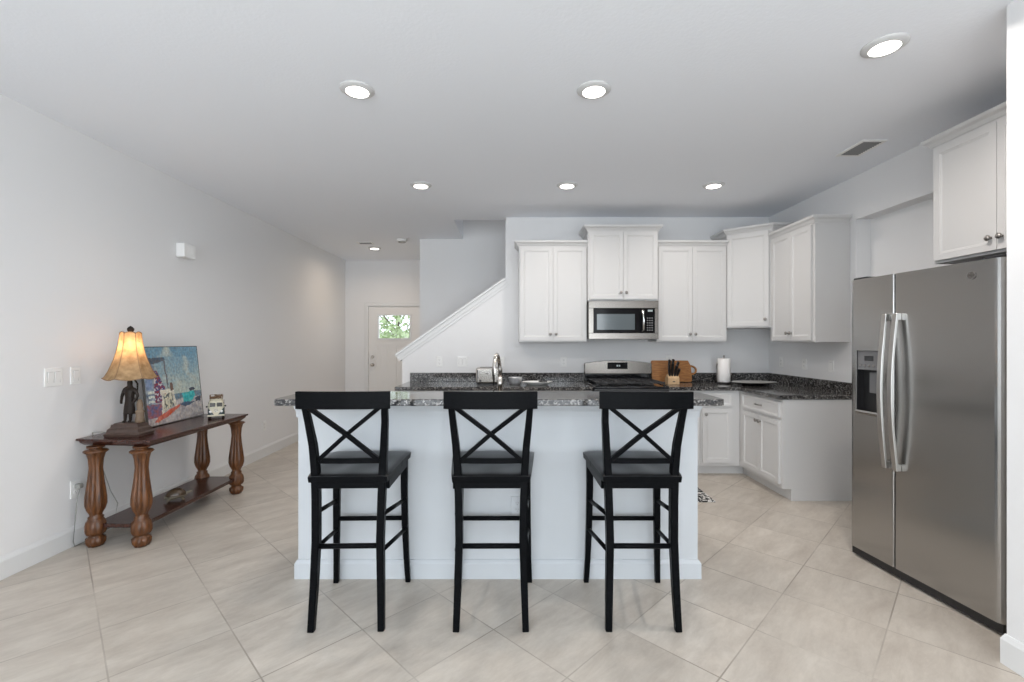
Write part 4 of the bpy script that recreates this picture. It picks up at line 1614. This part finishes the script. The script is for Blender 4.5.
rod = MB()
rod.tube([(0.03, 0.03, 0.088), (0.03, 0.032, 0.36), (0.004, 0.012, 0.42), (0.004, 0.004, 0.50)], 0.006, 8)
rod.lathe([(0.016, 0.44), (0.018, 0.45), (0.018, 0.50), (0.014, 0.505)], (0.004, 0.004, 0), 16)
rod.tube([(0.004, 0.004, 0.50), (0.06, 0.004, 0.56), (0.06, 0.004, 0.66), (0.004, 0.004, 0.718)], 0.0025, 6)
rod.tube([(0.004, 0.004, 0.50), (-0.06, 0.004, 0.56), (-0.06, 0.004, 0.66), (0.004, 0.004, 0.718)], 0.0025, 6)
rod.build('lamp_stem', 'bronze', t)
bulb = mat('bulb', (1, 0.9, 0.7), 0.3, emit=(1.0, 0.75, 0.45), estr=3)
MB().lathe([(0.012, 0.505), (0.016, 0.53), (0.028, 0.56), (0.026, 0.585), (0.0001, 0.60)], (0.004, 0.004, 0), 20).build('bulb', bulb, t)
# bell shade: eight scalloped panels, flared skirt
sh = MB()
n8 = 48
rows = [(0.152, 0.402), (0.141, 0.416), (0.123, 0.450), (0.108, 0.490), (0.092, 0.535), (0.079, 0.585), (0.069, 0.635), (0.063, 0.680), (0.060, 0.718)]


def shade_rad(th, r, j):
    k = (th * 6 / (2 * PI)) % 1.0
    c = math.cos(PI / 6) / math.cos((k - 0.5) * 2 * PI / 6)
    return r * (1.0 * c)


rings = []
for j, (r, z) in enumerate(rows):
    ring = []
    for i in range(n8):
        th = 2 * PI * i / n8 + R(31)
        k = (i * 6 / n8) % 1.0
        rr = shade_rad(th - R(31), r, j)
        zz = z
        if j == 0:
            zz = z - 0.012 * math.sin(PI * k) + 0.004
        if j == len(rows) - 1:
            zz = z + 0.010 * math.sin(PI * k)
        ring.append(sh.bm.verts.new((0.004 + rr * math.cos(th), 0.004 + rr * math.sin(th), zz)))
    rings.append(ring)
for A, B in zip(rings, rings[1:]):
    for i in range(n8):
        f = sh.bm.faces.new([A[i], A[(i + 1) % n8], B[(i + 1) % n8], B[i]])
        f.smooth = (i % 8) not in (-1,)
shd = sh.build('lamp_shade', 'shade', t)
pm = MB()
for j in range(6):
    i = j * 8
    pm.tube([Vector((rings_r[0], rings_r[1], rings_r[2])) for rings_r in [(0.004 + shade_rad(2 * PI * i / n8, r, 0) * 1.005 * math.cos(2 * PI * i / n8 + R(31)), 0.004 + shade_rad(2 * PI * i / n8, r, 0) * 1.005 * math.sin(2 * PI * i / n8 + R(31)), z) for r, z in rows]], 0.0022, 6)
edge = []
for i in range(n8 + 1):
    th = 2 * PI * i / n8
    k = (i * 6 / n8) % 1.0
    rr = shade_rad(th, 0.153, 0)
    edge.append((0.004 + rr * math.cos(th + R(31)), 0.004 + rr * math.sin(th + R(31)), 0.406 - 0.012 * math.sin(PI * k)))
pm.tube(edge, 0.0035, 6)
edge = []
for i in range(n8 + 1):
    th = 2 * PI * i / n8
    k = (i * 6 / n8) % 1.0
    rr = shade_rad(th, 0.061, 0)
    edge.append((0.004 + rr * math.cos(th + R(31)), 0.004 + rr * math.sin(th + R(31)), 0.718 + 0.010 * math.sin(PI * k)))
pm.tube(edge, 0.003, 6)
pm.build('piping', mat('shade_piping', (0.28, 0.17, 0.09), 0.7), shd)
MB().lathe([(0.008, 0.712), (0.012, 0.722), (0.020, 0.738), (0.021, 0.750), (0.012, 0.762), (0.0001, 0.770)], (0.004, 0.004, 0), 16).build('finial', 'bronze', t)
pl = bpy.data.lights.new('bulb_light', 'POINT')
pl.energy = 1.7
pl.color = (1.0, 0.70, 0.42)
pl.shadow_soft_size = 0.03
po = bpy.data.objects.new('bulb_light', pl)
C.objects.link(po)
po.parent = t
po.location = (0.004, 0.004, 0.625)
# power cord behind the table to the outlet, with its plug
cd = MB()
cd.tube([(-2.82, 3.235, 0.742), (-2.90, 3.22, 0.745), (-2.962, 3.24, 0.738), (-2.963, 3.25, 0.70), (-2.955, 3.30, 0.50), (-2.955, 3.38, 0.28), (-2.955, 3.44, 0.17), (-2.95, 3.40, 0.02), (-2.94, 3.2, 0.006), (-2.935, 3.08, 0.006),
         (-2.925, 3.06, 0.05), (-2.92, 3.07, 0.20), (-2.925, 3.09, 0.33), (-2.93, 3.115, 0.395)], 0.003, 6)
lamp_cord = cd.build('lamp_cord', 'cord')
tag(lamp_cord, 'thin grey lamp cord hanging behind the console table to the outlet', 'cord')
MB().box(-2.962, -2.925, 3.103, 3.137, 0.385, 0.415, 0.004).build('plug', 'cord', lamp_cord)

# ------------------------------------------------------------ beach painting
PYc = (3.51 + 4.12) / 2
PS = 0.612
t = thing('beach_painting', 'framed beach painting with lifeguard stand leaning behind the lamp', 'painting', (-2.768, 3.485, TZ + 0.003), LW)
t.rotation_euler = (R(-6.0), 0, R(90))
NG = 120
rnd = random.Random(4)
import mathutils


def nz(x, y, s, o=0.0):
    return mathutils.noise.noise(Vector((x * s, y * s, o)))


def inpoly(x, y, P):
    c = False
    j = len(P) - 1
    for i in range(len(P)):
        if (P[i][1] > y) != (P[j][1] > y) and x < (P[j][0] - P[i][0]) * (y - P[i][1]) / (P[j][1] - P[i][1]) + P[i][0]:
            c = not c
        j = i
    return c


def mixc(a, b, k):
    k = max(0, min(1, k))
    return tuple(a[i] * (1 - k) + b[i] * k for i in range(3))


def paintcol(u, v):
    u += 0.008 * nz(u, v, 18)
    v += 0.008 * nz(u, v, 18, 5)
    # sky
    c = mixc((0.42, 0.47, 0.42), (0.16, 0.30, 0.40), (v - 0.36) / 0.55 + 0.35 * nz(u, v, 4))
    c = mixc(c, (0.52, 0.54, 0.46), max(0, nz(u, v, 6, 2) * 1.6 - 0.25))
    if v < 0.37:
        c = mixc((0.18, 0.25, 0.30), (0.10, 0.16, 0.21), 0.5 + nz(u * 0.4, v * 3, 9))
    if v < 0.29 + 0.02 * nz(u, v, 7):
        c = mixc((0.52, 0.48, 0.46), (0.30, 0.27, 0.28), 0.35 + 0.9 * nz(u, v * 2, 9, 3))
    # building and ladder at left
    if u < 0.17 and 0.12 < v < 0.80:
        c = mixc((0.34, 0.40, 0.46), (0.10, 0.14, 0.20), 0.4 + nz(u, v, 14))
        if v < 0.46 and (int(v * 34) % 2 == 0) and 0.04 < u < 0.14:
            c = (0.62, 0.66, 0.60)
    if 0.02 < u < 0.12 and 0.46 < v < 0.64:
        c = (0.20, 0.27, 0.42)
    if u < 0.26 and 0.10 < v < 0.27:
        c = mixc((0.10, 0.13, 0.26), (0.35, 0.10, 0.10), 0.5 + nz(u, v, 20))
    # roof and post
    if inpoly(u, v, [(0.02, 0.87), (0.36, 0.86), (0.37, 0.83), (0.22, 0.79), (0.02, 0.78)]):
        c = (0.09, 0.11, 0.14)
    if inpoly(u, v, [(0.335, 0.84), (0.36, 0.84), (0.40, 0.36), (0.375, 0.36)]):
        c = (0.13, 0.13, 0.14)
    # flags
    if inpoly(u, v, [(0.16, 0.70), (0.21, 0.70), (0.36, 0.40), (0.30, 0.28), (0.14, 0.28)]):
        k = nz(u, v, 34, 7)
        c = (0.24, 0.03, 0.05) if k > 0.08 else ((0.06, 0.07, 0.20) if k > -0.2 else (0.60, 0.55, 0.52))
    # white chair
    if inpoly(u, v, [(0.24, 0.44), (0.47, 0.45), (0.48, 0.40), (0.24, 0.38)]) or inpoly(u, v, [(0.26, 0.38), (0.29, 0.38), (0.27, 0.10), (0.23, 0.10)]) or inpoly(u, v, [(0.44, 0.42), (0.47, 0.42), (0.50, 0.20), (0.46, 0.20)]):
        c = (0.66, 0.62, 0.52)
    elif inpoly(u, v, [(0.28, 0.38), (0.45, 0.39), (0.45, 0.22), (0.28, 0.17)]):
        c = (0.58, 0.55, 0.42) if nz(u, v, 26, 1) > -0.1 else (0.12, 0.13, 0.12)
    if inpoly(u, v, [(0.42, 0.53), (0.46, 0.52), (0.48, 0.42), (0.41, 0.42)]):
        c = (0.14, 0.08, 0.06)
    # turquoise truck
    if inpoly(u, v, [(0.62, 0.36), (0.70, 0.37), (0.85, 0.37), (0.88, 0.31), (0.80, 0.24), (0.64, 0.20)]):
        c = mixc((0.02, 0.36, 0.38), (0.10, 0.50, 0.50), 0.5 + nz(u, v, 15))
    if inpoly(u, v, [(0.76, 0.42), (0.86, 0.43), (0.88, 0.39), (0.78, 0.37)]) or inpoly(u, v, [(0.86, 0.27), (0.98, 0.29), (0.97, 0.22), (0.88, 0.22)]):
        c = (0.04, 0.05, 0.08)
    if inpoly(u, v, [(0.55, 0.22), (0.66, 0.24), (0.88, 0.22), (0.66, 0.17)]):
        c = (0.07, 0.10, 0.16)
    # red kayak
    if inpoly(u, v, [(0.10, 0.045), (0.16, 0.04), (0.36, 0.10), (0.56, 0.19), (0.57, 0.22), (0.38, 0.18), (0.16, 0.10)]):
        c = mixc((0.50, 0.07, 0.03), (0.62, 0.20, 0.14), 0.5 + nz(u, v, 14))
    k = 0.35 * nz(u, v, 38, 9) + 0.25 * nz(u * 2, v, 16, 4)
    tn = 0.05 * nz(u, v, 30, 12)
    return (max(0.0, c[0] * (1 + k) + tn), max(0.0, c[1] * (1 + k)), max(0.0, c[2] * (1 + k) - tn))


bm = bmesh.new()
grid = [[bm.verts.new((i / NG * PS, -0.013, j / NG * PS)) for i in range(NG + 1)] for j in range(NG + 1)]
fc = []
for j in range(NG):
    for i in range(NG):
        bm.faces.new([grid[j][i], grid[j][i + 1], grid[j + 1][i + 1], grid[j + 1][i]])
        fc.append(paintcol((i + 0.5) / NG, (j + 0.5) / NG))
me = bpy.data.meshes.new('canvas')
bm.to_mesh(me)
bm.free()
ca = me.color_attributes.new('Col', 'FLOAT_COLOR', 'CORNER')
for p in me.polygons:
    for li in p.loop_indices:
        ca.data[li].color = (*fc[p.index], 1)
me.materials.append(M['paint'])
co = bpy.data.objects.new('canvas', me)
C.objects.link(co)
co.parent = t
MB().box(0.001, PS - 0.001, -0.0125, 0.003, 0.001, PS - 0.001).build('backing_board', 'frame', t)
fr = MB()
fr.box(-0.006, 0.0, -0.0145, 0.004, -0.0, PS + 0.006, 0.001)
fr.box(PS, PS + 0.006, -0.0145, 0.004, -0.0, PS + 0.006, 0.001)
fr.box(0, PS, -0.0145, 0.004, PS, PS + 0.006, 0.001)
fr.box(0, PS, -0.0145, 0.004, -0.0, 0.005, 0.001)
fr.build('picture_frame', 'frame', t)
ez = MB()
ez.sweep([(PS / 2, 0.004, 0.46), (PS / 2, 0.135, 0.018)], 0.03, 0.006)
ez.build('easel_strut', 'frame', t)

# ------------------------------------------------------------ toy camper van
t = thing('toy_van', 'small cream and dark toy camper van on the right end of the console table', 'toy van', (-2.515, 3.90, TZ), R(31))
# local: x across, front faces -y, length along +y
VW_, VL = 0.120, 0.215


def vsec(z):
    # half width at height
    if z < 0.045:
        return 0.056
    if z < 0.09:
        return 0.060
    if z < 0.13:
        return 0.060 - (z - 0.09) * 0.10
    return 0.056 - (z - 0.13) * 0.45


def van_shell(z0, z1, n, grow=0.0):
    m = bmesh.new()
    rings = []
    for j in range(n + 1):
        z = z0 + (z1 - z0) * j / n
        hw = vsec(z) + grow
        ln0 = 0.0 + (0.0 if z < 0.085 else (z - 0.085) * 0.35) - grow
        ln1 = VL - (0.0 if z < 0.085 else (z - 0.085) * 0.15) + grow
        r = 0.028
        ring = []
        for cx, cy, a0 in ((hw - r, ln0 + r, -90), (hw - r, ln1 - r, 0), (-hw + r, ln1 - r, 90), (-hw + r, ln0 + r, 180)):
            for k in range(5):
                a = R(a0 + 90 * k / 4)
                ring.append(m.verts.new((cx + r * math.cos(a), cy + r * math.sin(a), z)))
        rings.append(ring)
    k = len(rings[0])
    for A, B in zip(rings, rings[1:]):
        for i in range(k):
            f = m.faces.new([A[i], A[(i + 1) % k], B[(i + 1) % k], B[i]])
            f.smooth = True
    m.faces.new(list(reversed(rings[0])))
    m.faces.new(rings[-1])
    return m


lo = MB()
lo._merge(van_shell(0.022, 0.092, 5))
lo.build('lower_body', 'teal', t)
hi = MB()
hi._merge(van_shell(0.0925, 0.156, 6))
hi._merge(van_shell(0.156, 0.166, 2, 0.004))
# cream V on the nose
hi.prism([(-0.052, 0.0925), (0.052, 0.0925), (0.016, 0.040), (0.0, 0.034), (-0.016, 0.040)], 'y', -0.0025, 0.006)
hi.build('upper_body', 'cream', t)
wdw = MB()
for s_x in (-1, 1):
    x0, x1 = sorted((s_x * 0.006, s_x * 0.045))
    wdw.prism([(x0, 0.104), (x1, 0.104), (x1, 0.136), (x0, 0.138)], 'y', 0.0045, 0.018)
    for k in range(4):
        y0 = 0.035 + k * 0.05
        wdw.box(s_x * 0.052 - 0.004, s_x * 0.052 + 0.0055, y0, y0 + 0.038, 0.106, 0.138)
wdw.build('windows', 'blackgloss', t)
for s_x in (-1, 1):
    MB().lathe([(0.011, 0), (0.010, 0.004), (0.0001, 0.007)], (s_x * 0.040, -0.000, 0.064), 16, axis='y').build('headlight', 'ceramic', t)
    MB().tube([(s_x * 0.055, 0.014, 0.105), (s_x * 0.070, 0.006, 0.108)], [0.002, 0.008], 8).build('side_mirror', 'black', t)
    for yy in (0.05, 0.20):
        wl = MB()
        wl.cyl((s_x * 0.050, yy, 0.021), 0.021, 0.018, 'x', 20)
        wl.cyl((s_x * 0.0595, yy, 0.021), 0.011, 0.003, 'x', 16, mi=1)
        wl.build('wheel', ['rubber', 'ceramic'], t)
em = MB()
em.tube([(0.012 * math.cos(2 * PI * k / 20), -0.004, 0.074 + 0.012 * math.sin(2 * PI * k / 20)) for k in range(21)], 0.0014, 6)
em.tube([(-0.008, -0.004, 0.083), (-0.003, -0.004, 0.075), (0.0, -0.004, 0.079), (0.003, -0.004, 0.075), (0.008, -0.004, 0.083)], 0.0012, 6)
em.tube([(-0.010, -0.004, 0.077), (-0.005, -0.004, 0.064), (0.0, -0.004, 0.073), (0.005, -0.004, 0.064), (0.010, -0.004, 0.077)], 0.0012, 6)
em.build('emblem', 'silver', t)
bmp = MB()
bmp.box(-0.062, 0.062, -0.012, 0.002, 0.024, 0.038, 0.004, 2)
bmp.box(-0.062, 0.062, VL - 0.002, VL + 0.010, 0.024, 0.038, 0.004, 2)
bmp.build('bumper', 'cream', t)
rk = MB()
for z in (0.172, 0.188):
    rk.tube([(-0.046, 0.035, z), (0.046, 0.035, z), (0.046, 0.20, z), (-0.046, 0.20, z), (-0.046, 0.035, z)], 0.0018, 6)
for x in (-0.046, -0.015, 0.015, 0.046):
    for y in (0.035, 0.20):
        rk.tube([(x, y, 0.166), (x, y, 0.19)], 0.0018, 6)
for x in (-0.046, 0.046):
    for y in (0.08, 0.12, 0.16):
        rk.tube([(x, y, 0.166), (x, y, 0.19)], 0.0018, 6)
rk.tube([(-0.046, 0.035, 0.188), (-0.044, 0.035, 0.205)], 0.003, 6)
rk.tube([(0.044, 0.035, 0.188), (0.040, 0.035, 0.208)], 0.003, 6)
rk.sweep([(-0.03, 0.05, 0.176), (0.025, 0.17, 0.180)], 0.03, 0.014)
rk.sweep([(0.03, 0.06, 0.176), (-0.01, 0.16, 0.190)], 0.016, 0.01)
rk.build('roof_rack', 'rust', t)

# ------------------------------------------------------------ turtle figurine
t = thing('turtle_figurine', 'small glazed turtle figurine on the lower shelf of the console table', 'figurine', (-2.60, 3.55, 0.152), R(35))
t.scale = (1.0, 1.0, 1.15)
sh = MB()
b2 = bmesh.new()
bmesh.ops.create_uvsphere(b2, u_segments=28, v_segments=18, radius=1)
for v in b2.verts:
    if v.co.z < -0.12:
        v.co.z = -0.12
    k = 1 + 0.05 * math.cos(6 * math.atan2(v.co.y, v.co.x)) * (1 - abs(v.co.z))
    v.co.x *= k
    v.co.y *= k
for f in b2.faces:
    f.smooth = True
sh._merge(b2, 0, Matrix.Translation((0, 0, 0.034)) @ Matrix.Diagonal((0.066, 0.052, 0.050, 1)))
shell = sh.build('shell', 'turtleshell', t)
rm = MB()
rm.tube([((0.069) * math.cos(2 * PI * k / 28), 0.055 * math.sin(2 * PI * k / 28), 0.033) for k in range(29)], 0.005, 8)
for a in (0, 60, 120, 180, 240, 300):
    rm.tube([(0.024 * math.cos(R(a)), 0.019 * math.sin(R(a)), 0.0775), (0.048 * math.cos(R(a)), 0.038 * math.sin(R(a)), 0.0655), (0.064 * math.cos(R(a)), 0.051 * math.sin(R(a)), 0.044)], 0.0016, 6)
rm.tube([(0.024 * math.cos(R(60 * k)), 0.019 * math.sin(R(60 * k)), 0.0775) for k in range(7)], 0.0016, 6)
rm.build('shell_rim', 'turtleskin', shell)
bdm = [((0, 0, 0.026), 0.022), ((0.045, 0, 0.028), 0.014), ((0.072, 0, 0.042), 0.010), ((0.092, 0, 0.050), 0.013), ((0.106, 0, 0.047), 0.008),
       ((0.040, 0.034, 0.020), 0.011), ((0.056, 0.056, 0.010), 0.009), ((0.040, -0.034, 0.020), 0.011), ((0.056, -0.056, 0.010), 0.009),
       ((-0.040, 0.034, 0.020), 0.011), ((-0.056, 0.050, 0.009), 0.008), ((-0.040, -0.034, 0.020), 0.011), ((-0.056, -0.050, 0.009), 0.008), ((-0.060, 0, 0.022), 0.008), ((-0.080, 0, 0.014), 0.003)]
ed = [(0, 1), (1, 2), (2, 3), (3, 4), (1, 5), (5, 6), (1, 7), (7, 8), (0, 9), (9, 10), (0, 11), (11, 12), (0, 13), (13, 14)]
me = bpy.data.meshes.new('body')
me.from_pydata([s[0] for s in bdm], ed, [])
fo = bpy.data.objects.new('body', me)
C.objects.link(fo)
fo.parent = t
fo.modifiers.new('skin', 'SKIN')
for i, s in enumerate(bdm):
    me.skin_vertices[0].data[i].radius = (s[1], s[1] * 0.85)
    me.skin_vertices[0].data[i].use_root = (i == 0)
ss = fo.modifiers.new('sub', 'SUBSURF')
ss.levels = 2
ss.render_levels = 2
me.materials.append(M['turtleskin'])
ey = MB()
for s_y in (-1, 1):
    ey.sph((0.098, s_y * 0.009, 0.054), 0.0028, u=8, v=6)
ey.build('eyes', 'black', t)
